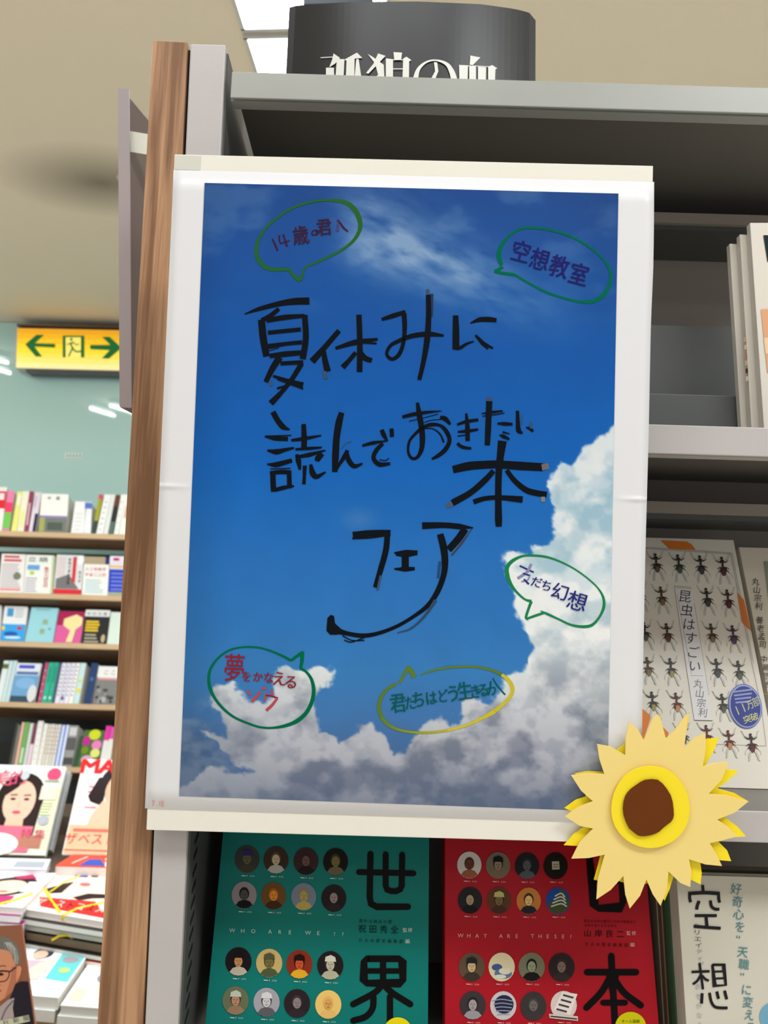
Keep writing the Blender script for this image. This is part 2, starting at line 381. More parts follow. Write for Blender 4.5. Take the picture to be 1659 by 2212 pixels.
k.quadgrid([(38, 709), (269, 714), (269, 800), (35, 794)], sgn, 12, 8)
k.at(0, 640, 3.95); G = C(8, 98, 45)
k.poly([(215, 410), (310, 328), (378, 328), (300, 400), (472, 405), (470, 438), (295, 430), (360, 515), (305, 515)], G, 2)
k.poly([(1038, 440), (935, 345), (870, 345), (940, 415), (768, 415), (770, 452), (935, 460), (868, 530), (930, 532)], G, 2)
k.rect(535, 335, 720, 522, G, 2); k.rect(560, 350, 690, 524, C(250, 232, 120), 3)
k.ell(608, 368, 12, 12, G, 4, 10)
k.line([(625, 390), (605, 410), (620, 440), (645, 470), (690, 470)], 14, G, 4); k.line([(620, 440), (600, 480), (585, 515)], 13, G, 4)
k.line([(570, 415), (600, 400), (630, 395), (650, 415), (675, 405)], 9, G, 4)
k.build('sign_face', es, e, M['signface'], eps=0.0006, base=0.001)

# ================================================================ far bookcase (tilted shelves)
YS = 3.45; TILT = 20.0; ta = math.radians(TILT); nb = Vector((0, -math.cos(ta), math.sin(ta))); sb = Vector((0, math.cos(ta), -math.sin(ta)))
rows = {1: 1150, 2: 1283, 3: 1388, 4: 1519, 5: 1656}
rz = {k: VP(YS)(130, y).z for k, y in rows.items()}
xL, xR = -3.2, VP(YS)(420, 1300).x
e = empty('bookcase', (-1.6, YS, 0)); tag(e, 'brown wooden bookcase with slanted shelves full of books under the glass wall, far left', 'bookcase')
for k in rows:
    dpt = {1: 0.10, 2: 0.10, 3: 0.15, 4: 0.15, 5: 0.15}[k]
    z = rz[k]; f = [Vector((x, YS, zz)) for x, zz in ((xL, z-.022), (xR, z-.022), (xR, z), (xL, z))]
    s_ = hexa('shelf', f, [v+sb*dpt for v in f], M['bw'], e, 0.002)
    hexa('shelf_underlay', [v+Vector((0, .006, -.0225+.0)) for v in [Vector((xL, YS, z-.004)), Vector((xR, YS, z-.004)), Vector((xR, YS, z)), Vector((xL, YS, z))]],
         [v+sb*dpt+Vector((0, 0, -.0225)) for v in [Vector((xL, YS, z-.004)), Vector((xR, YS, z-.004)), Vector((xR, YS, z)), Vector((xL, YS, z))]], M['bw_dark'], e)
box('back_panel', (xL, YS+0.32, 0.35), (xR, YS+0.34, rz[1]-0.06), M['bback'], e)
box('side_panel', (xR, YS-0.01, 0), (xR+.02, YS+0.34, rz[1]+.02), M['bw'], e)
box('side_panel', (xL-.02, YS-0.01, 0), (xL, YS+0.34, rz[1]+.02), M['bw'], e)
box('plinth', (xL, YS+0.02, 0), (xR, YS+0.31, 0.35), M['bw_dark'], e)

def rectpts(row, xl, xr, yt, xtl=None, lean=TILT, Y=YS, z=None, inset=0.004):
    """a real rectangle standing on the shelf: bottom from two pixel columns, height from the top pixel row"""
    z = rz[row] if z is None else z
    yb = rows[row] if row in rows else None
    base = VP(Y)
    def X(px):
        # column px at the height z on plane Y
        lo, hi = 0, 3000
        for _ in range(40):
            m_ = (lo+hi)/2
            if base(px, m_).z > z: lo = m_
            else: hi = m_
        return base(px, lo)
    bl, br = X(xl), X(xr); bl = Vector((bl.x, Y, z)); br = Vector((br.x, Y, z))
    pl = LP(bl, lean); a = math.radians(lean); v = Vector((0, math.sin(a), math.cos(a)))
    tl = pl((xtl if xtl is not None else xl), yt); h = (tl-bl).dot(v)
    u = br-bl; sh = 0.0
    if xtl is not None: sh = (tl-bl).x
    vv = (v*h + Vector((sh, 0, 0)))
    return bl, u, vv, pl.n
def book(name, label, group, row, xl, xr, yt, th, rgb, inkfn=None, xtl=None, lean=TILT, Y=YS, z=None, spine=False, cat='book', pages=True, face_left=False):
    bl, u, v, n = rectpts(row, xl, xr, yt, xtl, lean, Y, z)
    e = empty(name, bl+u/2); tag(e, label, cat, group)
    un = u.normalized(); vn = v.normalized(); t = -n
    w, h = u.length, v.length; c = 0.0012 if not spine else 0.001
    cm = flat(rgb)
    def bx(nm, u0, u1, v0, v1, t0, t1, m, p):
        f = [bl+un*a+vn*b+t*t0 for a, b in ((u0, v0), (u1, v0), (u1, v1), (u0, v1))]
        return hexa(nm, f, [q+t*(t1-t0) for q in f], m, p)
    if not spine:   # cover faces the viewer: cover wraps front, spine (left) and back
        vs = []; 
        bx('cover', 0, w, 0, h, 0, c, cm, e)
        if pages:
            bx('page_block', c, w-.0015, .001, h-.002, c, th-c, M['pages'], e)
            bx('back_cover', 0, w, 0, h, th-c, th, cm, e)
    else:
        bx('cover', 0, w, 0, h, 0, 0.002, cm, e)
        if pages: bx('page_block', c, w-c, .002, h-.003, 0.002, th, M['pages'], e)
    if inkfn:
        k = Ink(); inkfn(k)
        def surf(x, y, off): return bl+un*(x*w)+vn*((1-y)*h)+n*off
        k.build('cover_print' if not spine else 'spine_print', surf, e, M['gloss'], eps=0.0004, base=0.0006)
    return e
rn = random.Random(3)
def lines(k, x0, x1, y0, y1, n, col, wd=0.02):
    for i in range(n):
        y = y0+(y1-y0)*i/max(1, n-1); xe = x1-rn.random()*0.25*(x1-x0); k.rect(x0, y-wd/2, xe, y+wd/2, col, 1)
def R_(k, *a): k.rect(*a)
RED, BLK, BLU, MAG, YEL, GRN = C(200, 45, 55), C(25, 25, 30), C(60, 90, 190), C(190, 45, 110), C(225, 215, 60), C(70, 150, 70)
# --- row 1
G1 = 'books and files on the top slanted shelf'
def i_a(k): k.rect(0, .1, 1, .5, C(225, 50, 60), 1); k.rect(.2, .15, .8, .3, C(245, 235, 235), 2)
book('book', 'white and red spined book at the left photo edge on the top shelf', G1, 1, -14, 4, 1052, .14, (240, 235, 232), i_a, xtl=-2, spine=True)
def i_b(k): k.rect(0, .55, 1, .95, C(120, 200, 90), 1); k.rect(0, .3, 1, .55, C(240, 70, 110), 1)
book('book', 'pink book with a green lower spine on the top slanted shelf', G1, 1, 5, 20, 1060, .14, (238, 130, 175), i_b, xtl=17, spine=True)
book('book', 'pale yellow spined book on the top slanted shelf', G1, 1, 24, 36, 1062, .14, (232, 232, 130), lambda k: k.rect(.2, .08, .8, .35, C(245, 245, 225), 1), xtl=38, spine=True)
book('book', 'cream spined book right of the pale yellow one', G1, 1, 37, 51, 1061, .14, (238, 236, 215), lambda k: k.rect(.25, .5, .75, .9, C(235, 235, 150), 1), xtl=50, spine=True)
book('book', 'maroon spined book on the top slanted shelf', G1, 1, 52, 61, 1061, .14, (150, 60, 90), lambda k: k.rect(.3, .3, .7, .85, C(225, 190, 200), 1), xtl=64, spine=True)
book('book', 'white book with dark blue foot beside the maroon spine', G1, 1, 62, 76, 1063, .14, (225, 215, 225), lambda k: (k.rect(.55, .55, 1, 1, C(40, 40, 80), 1), k.rect(.1, .1, .5, .4, C(205, 190, 215), 1)), xtl=76, spine=True)
def i_box(k):
    k.rect(0, .58, 1, 1, C(120, 125, 120), 1); k.rect(0, .58, 1, .64, C(150, 130, 180), 2); k.rect(0, .64, .2, 1, C(165, 170, 100), 2); k.rect(.3, .75, .85, .95, C(85, 95, 85), 2)
    k.ch('中', .30, .12, .13, .09, BLK, 3); k.ch('国', .62, .12, .13, .09, BLK, 3)
book('book', 'thick white boxed volume with grey lower half facing out on the top shelf', G1, 1, 83, 143, 1066, .10, (243, 243, 238), i_box, xtl=90)
book('book', 'plain white spined volume right of the boxed volume', G1, 1, 153, 180, 1083, .12, (240, 240, 240), lambda k: lines(k, .2, .8, .4, .9, 5, C(205, 205, 205)), xtl=163, spine=True)
book('book', 'white spined volume with a blue top label', G1, 1, 181, 196, 1084, .12, (236, 238, 240), lambda k: k.rect(0, .03, 1, .22, C(90, 120, 200), 1), xtl=184, spine=True)
book('book', 'olive green spined book with a pink head leaning right on top shelf', G1, 1, 198, 207, 1068, .13, (165, 165, 45), lambda k: (k.rect(0, 0, 1, .12, C(215, 80, 120), 1), k.rect(0, .68, 1, 1, C(60, 80, 75), 1)), xtl=214, spine=True)
book('book', 'white spined book leaning right beside the olive spine', G1, 1, 208, 222, 1068, .13, (238, 240, 238), lambda k: lines(k, .3, .7, .2, .9, 6, C(170, 150, 150)), xtl=226, spine=True)
book('book', 'brown and black spined book leaning right on top shelf', G1, 1, 234, 244, 1069, .13, (45, 48, 45), lambda k: (k.rect(0, 0, 1, .3, C(110, 70, 50), 1), k.rect(0, .7, 1, 1, C(90, 115, 105), 1)), xtl=250, spine=True)
book('book', 'thin white book leaning right just left of the wood panel', G1, 1, 246, 256, 1068, .13, (240, 242, 238), lambda k: lines(k, .3, .7, .2, .9, 5, C(180, 180, 170)), xtl=262, spine=True)
book('book', 'white book half hidden by the wood panel on the top shelf', G1, 1, 257, 272, 1068, .13, (242, 240, 232), lambda k: k.rect(.3, .3, .6, .6, C(220, 170, 150), 1), xtl=272, spine=True)
book('book', 'white slim book between the two leaning dark spines', G1, 1, 223, 233, 1068, .13, (225, 228, 225), None, xtl=240, spine=True)
# --- row 2
G2 = 'magazines facing out on the second slanted shelf'
def m_a(k):
    k.rect(.12, .05, .75, .10, RED, 1); k.rect(.12, .14, .85, .20, C(205, 90, 100), 1); lines(k, .06, .9, .28, .92, 11, C(150, 140, 165)); k.ell(.72, .58, .16, .10, C(120, 130, 110), 3, 12); k.rect(.05, .9, .9, .95, C(230, 140, 130), 2)
book('magazine', 'white magazine with red headline lines at the left on the second shelf', G2, 2, -4, 49, 1196, .012, (236, 232, 228), m_a, xtl=4)
def m_b(k):
    k.ch('立', .22, .12, .3, .13, BLK, 1); k.ch('語', .62, .12, .3, .13, BLK, 1); k.rect(.08, .27, .5, .40, C(110, 160, 215), 1); k.ell(.25, .48, .08, .05, C(180, 205, 60), 2)
    for i in range(6): k.ch('集中力研究所'[i], .75, .36+.09*i, .16, .085, C(210, 60, 75), 2)
    k.rect(.93, 0, 1, 1, C(190, 200, 150), 2); lines(k, .05, .5, .62, .95, 6, C(150, 130, 170))
book('magazine', 'white magazine with two big black characters and red vertical title', G2, 2, 50, 113, 1198, .012, (232, 236, 228), m_b, xtl=57)
def m_c(k):
    k.poly([(.05, .62), (.5, .5), (.9, .87), (.05, .87)], C(120, 118, 118), 1); k.rect(0, .88, 1, 1, C(215, 50, 60), 1); k.rect(.05, .05, .35, .55, C(215, 205, 205), 1)
    for i in range(7): k.ch('新時代資本論集'[i], .50, .12+.1*i, .11, .085, BLK, 2)
    k.rect(.62, .05, .75, .70, C(210, 60, 70), 2); k.ell(.9, .14, .12, .12, C(250, 250, 250), 3)
    for i in range(3): k.ch('経済学'[i], .9, .45+.11*i, .1, .085, C(90, 90, 90), 2)
book('magazine', 'grey and white magazine with a red foot band on the second shelf', G2, 2, 115, 175, 1198, .012, (222, 222, 220), m_c, xtl=123)
def m_d(k):
    k.rect(0, 0, 1, .2, C(175, 160, 130), 1); k.rect(.85, 0, 1, .2, C(40, 50, 110), 2)
    for i in range(5): k.ch('人工知能学'[i], .14+.17*i, .33, .14, .09, RED, 2); k.ch('宇宙二三四'[i], .14+.17*i, .48, .14, .09, RED, 2)
    lines(k, .1, .85, .62, .93, 6, C(140, 190, 200))
book('magazine', 'white magazine with two rows of red characters on the second shelf', G2, 2, 177, 232, 1202, .012, (238, 238, 232), m_d, xtl=183)
def m_e(k):
    k.rect(0, 0, 1, .16, C(235, 225, 235), 1); k.rect(.15, .05, .4, .12, MAG, 2); k.rect(0, .24, 1, .3, C(230, 190, 120), 1); k.rect(.0, .34, 1, .92, C(55, 75, 190), 1); lines(k, .1, .9, .45, .85, 5, C(150, 165, 225)); k.rect(0, .92, 1, 1, C(160, 170, 140), 1)
book('magazine', 'blue and white magazine against the wood panel on the second shelf', G2, 2, 233, 285, 1201, .012, (225, 225, 235), m_e, xtl=238)
# --- row 3
G3 = 'books facing out on the third slanted shelf'
book('book', 'white book cut off by the left edge on the third shelf', G3, 3, -30, -1, 1306, .014, (220, 220, 218), None, xtl=-25)
def n_a(k): k.rect(.15, .06, .42, .30, C(70, 150, 200), 1); lines(k, .5, .9, .08, .3, 4, C(150, 150, 150)); k.rect(0, .52, 1, 1, C(60, 160, 225), 1); k.ell(.75, .63, .12, .05, C(200, 60, 90), 2); k.ell(.06, .64, .07, .06, C(235, 205, 50), 2); k.ell(.4, .8, .3, .07, C(40, 90, 170), 2); k.ell(.5, .9, .35, .04, C(190, 225, 245), 3)
book('book', 'white and sky blue picture book facing out on the third shelf', G3, 3, 1, 52, 1309, .014, (225, 228, 228), n_a, xtl=10)
def n_b(k): k.ch('風', .6, .42, .22, .16, C(165, 165, 60), 1); k.ch('景', .55, .70, .22, .16, C(165, 165, 60), 1); lines(k, .2, .8, .06, .09, 1, C(120, 150, 150)); k.ell(.8, .62, .05, .03, C(90, 160, 180), 1)
book('book', 'pale blue book with two small olive characters on the third shelf', G3, 3, 54, 114, 1312, .014, (150, 205, 215), n_b, xtl=68)
def n_c(k): k.rect(0, 0, 1, .45, C(165, 40, 85), 1); k.poly([(.45, .98), (.55, .62), (.25, .45), (.25, .25), (.45, .18), (.7, .10), (.95, .2), (.97, .42), (.75, .58), (.68, .98)], C(235, 220, 160), 2)
book('book', 'magenta book with a cream tree on the third shelf', G3, 3, 116, 173, 1320, .014, (215, 90, 150), n_c, xtl=128)
def n_d(k):
    k.rect(0, 0, 1, .2, C(225, 228, 225), 1); [k.ch('中村天風'[i], .15+.22*i, .12, .16, .1, BLK, 2) for i in range(4)]
    lines(k, .08, .75, .36, .62, 4, C(225, 190, 50), .06); lines(k, .1, .7, .75, .95, 3, C(170, 165, 140), .05); k.ell(.85, .85, .08, .12, C(190, 170, 130), 2)
book('book', 'black book with white head and yellow lines on the third shelf', G3, 3, 175, 229, 1317, .014, (30, 30, 32), n_d, xtl=186)
book('book', 'pale green white book half hidden by the wood panel, third shelf', G3, 3, 231, 285, 1322, .014, (210, 225, 212), None, xtl=240)
# --- row 4
G4 = 'books on the fourth slanted shelf'
for i, (a, b, rgb, lab) in enumerate([(-10, 2, (215, 225, 222), 'pale spine with a green picture at the left edge, fourth shelf'), (3, 10, (200, 225, 225), 'pale aqua spine at the left of the fourth shelf'), (11, 19, (190, 218, 222), 'aqua spine just left of the blue photo cover, fourth shelf')]):
    book('book', lab, G4, 4, a, b, 1427, .14, rgb, (lambda k: k.rect(0, .08, 1, .2, C(95, 110, 60), 1)) if i == 0 else (lambda k: lines(k, .3, .7, .2, .9, 6, C(230, 190, 200), .03)), xtl=a+19, spine=True)
def p_a(k): k.rect(.1, .05, .75, .14, C(80, 90, 200), 1); k.rect(.05, .22, .95, .30, C(90, 120, 170), 1); k.rect(0, .32, 1, 1, C(110, 160, 200), 1); k.ell(.5, .52, .4, .14, C(130, 175, 215), 2); k.rect(0, .85, 1, 1, C(60, 80, 95), 2); k.ell(.85, .78, .18, .22, C(215, 215, 215), 3)
book('book', 'book with a blue photograph of water facing out, fourth shelf', G4, 4, 20, 73, 1432, .012, (222, 226, 232), p_a, xtl=38)
sp4 = [(81, 89, (175, 75, 115), 'maroon spine beside two green ones, fourth shelf'), (90, 100, (40, 175, 140), 'left one of two sea green spines, fourth shelf'), (101, 111, (45, 165, 135), 'right one of two sea green spines, fourth shelf'), (112, 117, (70, 90, 120), 'thin slate blue spine, fourth shelf'),
       (118, 127, (225, 222, 230), 'white spine next to the slate blue one'), (128, 137, (222, 218, 232), 'white spine with a violet dot at its foot'), (138, 147, (228, 226, 236), 'white spine in the middle of the fourth shelf run'), (148, 157, (236, 234, 228), 'cream white spine before the aqua one'), (158, 170, (195, 222, 222), 'pale aqua spine with yellow dots, fourth shelf'), (181, 196, (30, 58, 105), 'navy blue volume beside a grey photo cover')]
for i, (a, b, rgb, lab) in enumerate(sp4):
    def f4(k, i=i):
        if i in (4, 5, 6, 7): lines(k, .25, .75, .1, .8, 8, C(120, 115, 150), .03)
        if i == 5: k.ell(.5, .88, .3, .05, C(60, 40, 110), 2)
        if i == 8: k.ell(.5, .45, .3, .04, C(220, 215, 60), 2); k.ell(.5, .68, .35, .06, C(225, 215, 60), 2)
        if i in (1, 2): k.ell(.5, .88, .3, .04, C(170, 230, 200), 2); k.rect(.35, .1, .65, .5, C(30, 140, 115), 1)
        if i == 9: k.ell(.5, .4, .25, .05, C(80, 110, 160), 2)
        if i == 0: lines(k, .3, .7, .2, .9, 5, C(225, 170, 195), .03)
    book('book', lab, G4, 4, a, b, 1431+(i > 2)*1, .14, rgb, f4, xtl=a+17, spine=True)
def p_b(k):
    k.rect(0, 0, 1, .3, C(232, 232, 228), 1); [k.ch('こころ'[i], .3+.25*i, .16, .2, .13, C(70, 70, 70), 2) for i in range(3)]; k.rect(.05, .3, 1, .36, C(220, 160, 160), 2)
    q = random.Random(5)
    for i in range(22): k.ell(.08+.85*q.random(), .45+.5*q.random(), .05+.05*q.random(), .03+.02*q.random(), C(*(3*[q.choice((80, 150, 175, 60))])), 2+i % 3, 8)
book('book', 'white book with a grey speckled photo beside the wood panel, fourth shelf', G4, 4, 200, 262, 1439, .014, (125, 125, 122), p_b, xtl=214)
# --- row 5
G5 = 'books on the fifth slanted shelf'
sp5 = [(18, 24, (55, 55, 50), 'thin dark spine at the left of the fifth shelf'), (31, 37, (225, 175, 155), 'peach spine on the fifth shelf'), (38, 48, (110, 170, 85), 'green spine on the fifth shelf'), (49, 56, (205, 212, 205), 'pale grey spine right of the green one'), (57, 65, (120, 60, 80), 'plum topped spine on the fifth shelf'),
       (66, 78, (236, 234, 228), 'wide white spine on the fifth shelf, tallest'), (79, 88, (235, 232, 224), 'first cream spine of the pale run, fifth shelf'), (89, 95, (222, 216, 202), 'second cream spine of the pale run, fifth shelf'), (96, 102, (228, 222, 210), 'third cream spine of the pale run, fifth shelf'), (103, 109, (220, 214, 200), 'fourth cream spine of the pale run, fifth shelf'), (110, 116, (226, 222, 212), 'fifth cream spine of the pale run, fifth shelf'),
       (117, 124, (222, 228, 240), 'white spine with a left blue stripe, fifth shelf'), (125, 133, (215, 225, 245), 'white spine with blue edge stripe, fifth shelf'), (134, 154, (150, 150, 148), 'broad grey banded spine on the fifth shelf'), (157, 165, (45, 80, 50), 'dark green spine beside the bright pink and yellow cover')]
for i, (a, b, rgb, lab) in enumerate(sp5):
    def f5(k, i=i):
        if i in (11, 12): k.rect(.0, 0, .3, 1, C(90, 130, 220), 1)
        if 7 <= i <= 10: lines(k, .3, .7, .1, .7, 7, [C(190, 120, 80), C(120, 120, 70), C(170, 60, 60), C(100, 100, 100)][i-7], .03)
        if i == 13: k.rect(0, .3, 1, .6, C(95, 95, 98), 1); k.rect(0, .78, 1, .95, C(80, 80, 80), 1); k.rect(.1, .05, .9, .25, C(205, 205, 205), 1)
        if i == 4: k.rect(0, .5, 1, 1, C(228, 205, 212), 1)
        if i == 2: k.rect(.2, .6, .8, .95, C(190, 215, 180), 1)
        if i in (5, 6): lines(k, .3, .7, .15, .85, 6, C(205, 200, 190), .02)
    book('book', lab, G5, 5, a, b, [1562, 1560, 1560, 1562, 1562, 1557, 1563, 1564, 1564, 1565, 1565, 1566, 1566, 1567, 1590][i], .14, rgb, f5, xtl=a+17, spine=True)
def q_a(k):
    k.ell(.55, .12, .3, .14, C(205, 215, 50), 1); k.ell(.2, .3, .2, .13, C(190, 50, 140), 2); k.ell(.75, .4, .25, .13, C(230, 130, 190), 2); k.ell(.2, .55, .18, .1, C(120, 140, 40), 2); k.ell(.75, .62, .24, .12, C(220, 225, 120), 3); k.ell(.4, .8, .3, .12, C(210, 170, 190), 2); k.ell(.8, .9, .2, .08, C(150, 200, 190), 3)
book('book', 'bright pink and yellow flowered book facing out, fifth shelf', G5, 5, 167, 210, 1577, .014, (70, 110, 55), q_a, xtl=184)
book('book', 'pink and white spine beside the wood panel, fifth shelf', G5, 5, 213, 224, 1568, .14, (226, 226, 222), lambda k: k.rect(0, 0, 1, .35, C(225, 60, 160), 1), xtl=230, spine=True)
book('book', 'pink topped white spine touching the wood panel, fifth shelf', G5, 5, 225, 236, 1570, .14, (228, 226, 218), lambda k: k.rect(0, 0, 1, .3, C(225, 80, 170), 1), xtl=238, spine=True)

# ================================================================ display table with magazines
zt = 0.80
e = empty('display_table', (-1.2, 2.0, 0)); tag(e, 'dark display table stacked with magazines in front of the far bookcase', 'table'); table = e
box('tabletop', (-2.2, 1.30, zt-.03), (-0.25, 3.30, zt), M['ochre'], e, .002)
for x, y in ((-2.15, 1.35), (-.34, 1.35), (-2.15, 3.25), (-.34, 3.25)): box('leg', (x, y, 0), (x+.05, y+.05, zt-.03), M['ochre'], e)
box('back_riser', (-2.2, 2.95, zt), (-.25, 3.15, zt+.06), M['ochre'], e)
SKIN = C(228, 188, 165)
def woman(k, cx, cy, s_, hair=C(42, 30, 28), top=C(200, 80, 110), lay=2, a=1.0):
    k.ell(cx, cy-.02*s_, .30*s_, .34*s_*a, hair, lay, 24)
    k.poly([(cx-.30*s_, cy), (cx+.29*s_, cy-.03*s_), (cx+.27*s_, cy+.50*s_*a), (cx+.08*s_, cy+.55*s_*a), (cx-.10*s_, cy+.5*s_*a), (cx-.33*s_, cy+.48*s_*a)], hair, lay)
    k.poly([(cx-.1*s_, cy+.2*s_*a), (cx+.1*s_, cy+.2*s_*a), (cx+.13*s_, cy+.48*s_*a), (cx+.32*s_, cy+.60*s_*a), (cx-.28*s_, cy+.60*s_*a), (cx-.12*s_, cy+.48*s_*a)], C(228, 185, 155), lay+1)
    k.ell(cx, cy+.02*s_, .20*s_, .28*s_*a, SKIN, lay+2, 24)
    k.poly([(cx-.21*s_, cy-.02*s_), (cx-.16*s_, cy-.26*s_*a), (cx+.02*s_, cy-.30*s_*a), (cx-.06*s_, cy-.16*s_*a)], hair, lay+3)
    for sx in (-.085, .085):
        k.ell(cx+sx*s_, cy+.0*s_, .036*s_, .017*s_*a, C(60, 42, 42), lay+4, 10)
        k.line([(cx+sx*s_-.045*s_, cy-.052*s_*a), (cx+sx*s_+.045*s_, cy-.058*s_*a)], .014*s_, C(110, 78, 62), lay+4)
    k.line([(cx+.005*s_, cy+.02*s_), (cx+.015*s_, cy+.10*s_*a), (cx-.01*s_, cy+.105*s_*a)], .008*s_, C(205, 155, 132), lay+4)
    k.ell(cx, cy+.175*s_*a, .055*s_, .022*s_*a, C(210, 80, 95), lay+4, 12)
def c_w(k):
    k.rect(0, 0, 1, 1, C(240, 238, 225), 0); k.rect(0, .0, .5, .25, C(228, 235, 235), 1); k.rect(.62, .25, 1, .95, C(232, 228, 195), 1)
    woman(k, .46, .40, 1.12, a=.76); k.ell(.45, .12, .06, .06, C(190, 198, 200), 8, 12)
    k.ch('美', .10, .17, .3, .20, C(215, 95, 115), 8, -8); k.ch('的', .36, .15, .26, .18, C(220, 80, 120), 8, -8)
    k.ell(.86, .10, .10, .075, C(225, 75, 115), 9, 20); lines(k, .8, .92, .08, .12, 2, C(245, 220, 225), .012)
    k.rect(.74, .17, .96, .19, C(150, 180, 160), 9); k.rect(.73, .24, .96, .40, C(240, 222, 200), 9); lines(k, .73, .95, .44, .6, 6, C(150, 170, 120), .015); k.ell(.86, .63, .075, .055, C(175, 180, 190), 9, 16)
    k.rect(0, .70, .75, .98, C(215, 110, 135), 8); k.ell(.3, .9, .3, .12, C(250, 246, 225), 9, 20); lines(k, .05, .7, .74, .80, 2, C(140, 40, 70), .03)
    k.rect(.6, .8, .9, .93, C(180, 120, 100), 9); k.ch('大', .1, .77, .15, .10, C(60, 20, 35), 10); k.ch('特', .68, .78, .15, .10, C(190, 50, 90), 10); k.ch('集', .86, .78, .15, .10, C(190, 50, 90), 10)
book('magazine', 'beauty magazine with a long haired woman on its cover, leaning on the table', 'magazines leaning at the back of the table', 6, -62, 98, 1652, .012, (240, 238, 228), c_w, xtl=-5, lean=36, Y=2.62, z=VP(2.62)(98, 1848).z, cat='magazine')
def c_m(k):
    k.rect(0, 0, 1, 1, C(246, 236, 228), 0); k.poly([(.0, 0), (.55, 0), (.2, .8), (0, .85)], C(245, 240, 236), 1)
    k.ell(.82, .22, .42, .17, C(30, 22, 24), 2, 20); k.poly([(.35, .2), (.55, .18), (.50, .5), (.28, .46), (.22, .40)], C(38, 26, 28), 2)
    k.ell(.85, .34, .34, .22, C(232, 180, 150), 3, 24); k.poly([(.5, .45), (.95, .5), (1, .72), (.3, .72), (.35, .6)], C(232, 188, 160), 3)
    k.ell(.70, .32, .05, .014, C(70, 45, 45), 5, 8); k.ell(.95, .32, .05, .014, C(70, 45, 45), 5, 8); k.ell(.82, .44, .07, .018, C(215, 90, 95), 5, 10)
    for i, ch in enumerate('MAQ'): [k.ch(ch, .15+.32*i+dx, .075+dy, .34, .15, C(228, 25, 32), 6) for dx in (-.015, .015) for dy in (-.006, .006)]
    k.rect(.02, .70, 1, .99, C(250, 185, 150), 4)
    for i, ch in enumerate('ザベストコ'): k.ch(ch, .10+.22*i, .84, .20, .12, C(235, 45, 45), 6)
    k.rect(.1, .74, .95, .77, C(225, 110, 95), 6); k.rect(.02, .95, 1, .96, C(150, 70, 60), 6); lines(k, .2, .45, .30, .52, 5, C(225, 90, 110), .018)
book('magazine', 'magazine with big red latin letters and a back turned woman beside the wood panel', 'magazines leaning at the back of the table', 6, 134, 262, 1640, .012, (246, 236, 228), c_m, xtl=181, lean=30, Y=2.55, z=VP(2.55)(138, 1846).z, cat='magazine')
# pages behind the left leaning magazine
book('magazine', 'back copy of a leaning magazine, grey edges showing at right', 'magazines leaning at the back of the table', 6, -30, 112, 1662, .02, (170, 172, 178), None, xtl=20, lean=36, Y=2.66, z=VP(2.66)(98, 1836).z, cat='magazine')

def flat_mag(name, label, group, corners, z, th, rgb, inkfn=None, nlayer=1, edge=(225, 222, 215), sag=0.0, cat='magazine'):
    """a magazine lying flat: corners in pixel columns on the plane z: back-left, back-right, front-right, front-left"""
    pl = HP(z); P = [pl(*c) for c in corners]
    e = empty(name, Vector(((P[0].x+P[2].x)/2, (P[0].y+P[2].y)/2, z-th))); tag(e, label, cat, group)
    hexa('cover', [p for p in P], [p-Vector((0, 0, .0012)) for p in P], flat(rgb), e)
    Q = [p-Vector((0, 0, .0012)) for p in P]; cx = sum((p for p in P), Vector())/4
    Q = [q+(Vector((cx.x, cx.y, q.z))-q)*0.006 for q in Q]
    hexa('page_block', Q, [q-Vector((0, 0, th-.0024)) for q in Q], flat(edge, .8), e)
    R = [p-Vector((0, 0, th-.0012)) for p in P]; hexa('back_cover', R, [p-Vector((0, 0, .0012)) for p in R], flat(rgb), e)
    if inkfn:
        k = Ink(); inkfn(k)
        def surf(x, y, off):
            a = P[0].lerp(P[1], x); b = P[3].lerp(P[2], x); p = a.lerp(b, y); return p+Vector((0, 0, off))
        k.build('cover_print', surf, e, M['gloss'], eps=.0003, base=.0005)
    return e
def shiftc(c, z0, z1):
    """same magazine footprint, other height: returns pixel-free corner points"""
    pl = HP(z0); return [pl(*q) for q in c]
# stack A: bundled magazines with red lettering, right
cA = [(126, 1884), (262, 1890), (240, 1994), (52, 1964)]
zA = 0.965
def f_A(k):
    k.rect(0, 0, 1, 1, C(240, 225, 215), 0); k.ell(.62, .35, .42, .34, C(250, 215, 190), 1, 24); k.poly([(.05, .48), (.25, .30), (.35, .25), (.28, .55), (.1, .6)], C(35, 25, 28), 2)
    k.poly([(.45, .62), (.62, .5), (.85, .48), (.95, .55), (.7, .6), (.55, .68)], C(35, 25, 28), 2); k.ell(.52, .30, .08, .045, C(210, 100, 110), 3); k.ell(.6, .08, .06, .03, C(60, 40, 40), 3)
    k.poly([(.05, .7), (.75, .66), (.98, .95), (.15, .9)], C(215, 40, 40), 3)
    for i, ch in enumerate('ザベストコスメ'): k.ch(ch, .12+.12*i, .80, .11, .16, C(35, 20, 25) if i % 2 else C(250, 210, 190), 5, 8)
    k.rect(.3, .02, .5, .12, C(60, 70, 150), 3)
flat_mag('magazine', 'top magazine of the yellow banded bundle with a smiling face and red lettering', 'magazines lying on the table', cA, zA, .012, (235, 215, 205), f_A)
def lower(z, src, z0, dx=0, dy=0):
    pl = HP(z0); P = [pl(*q) for q in src]; return [Vector((p.x+dx, p.y+dy, z)) for p in P]
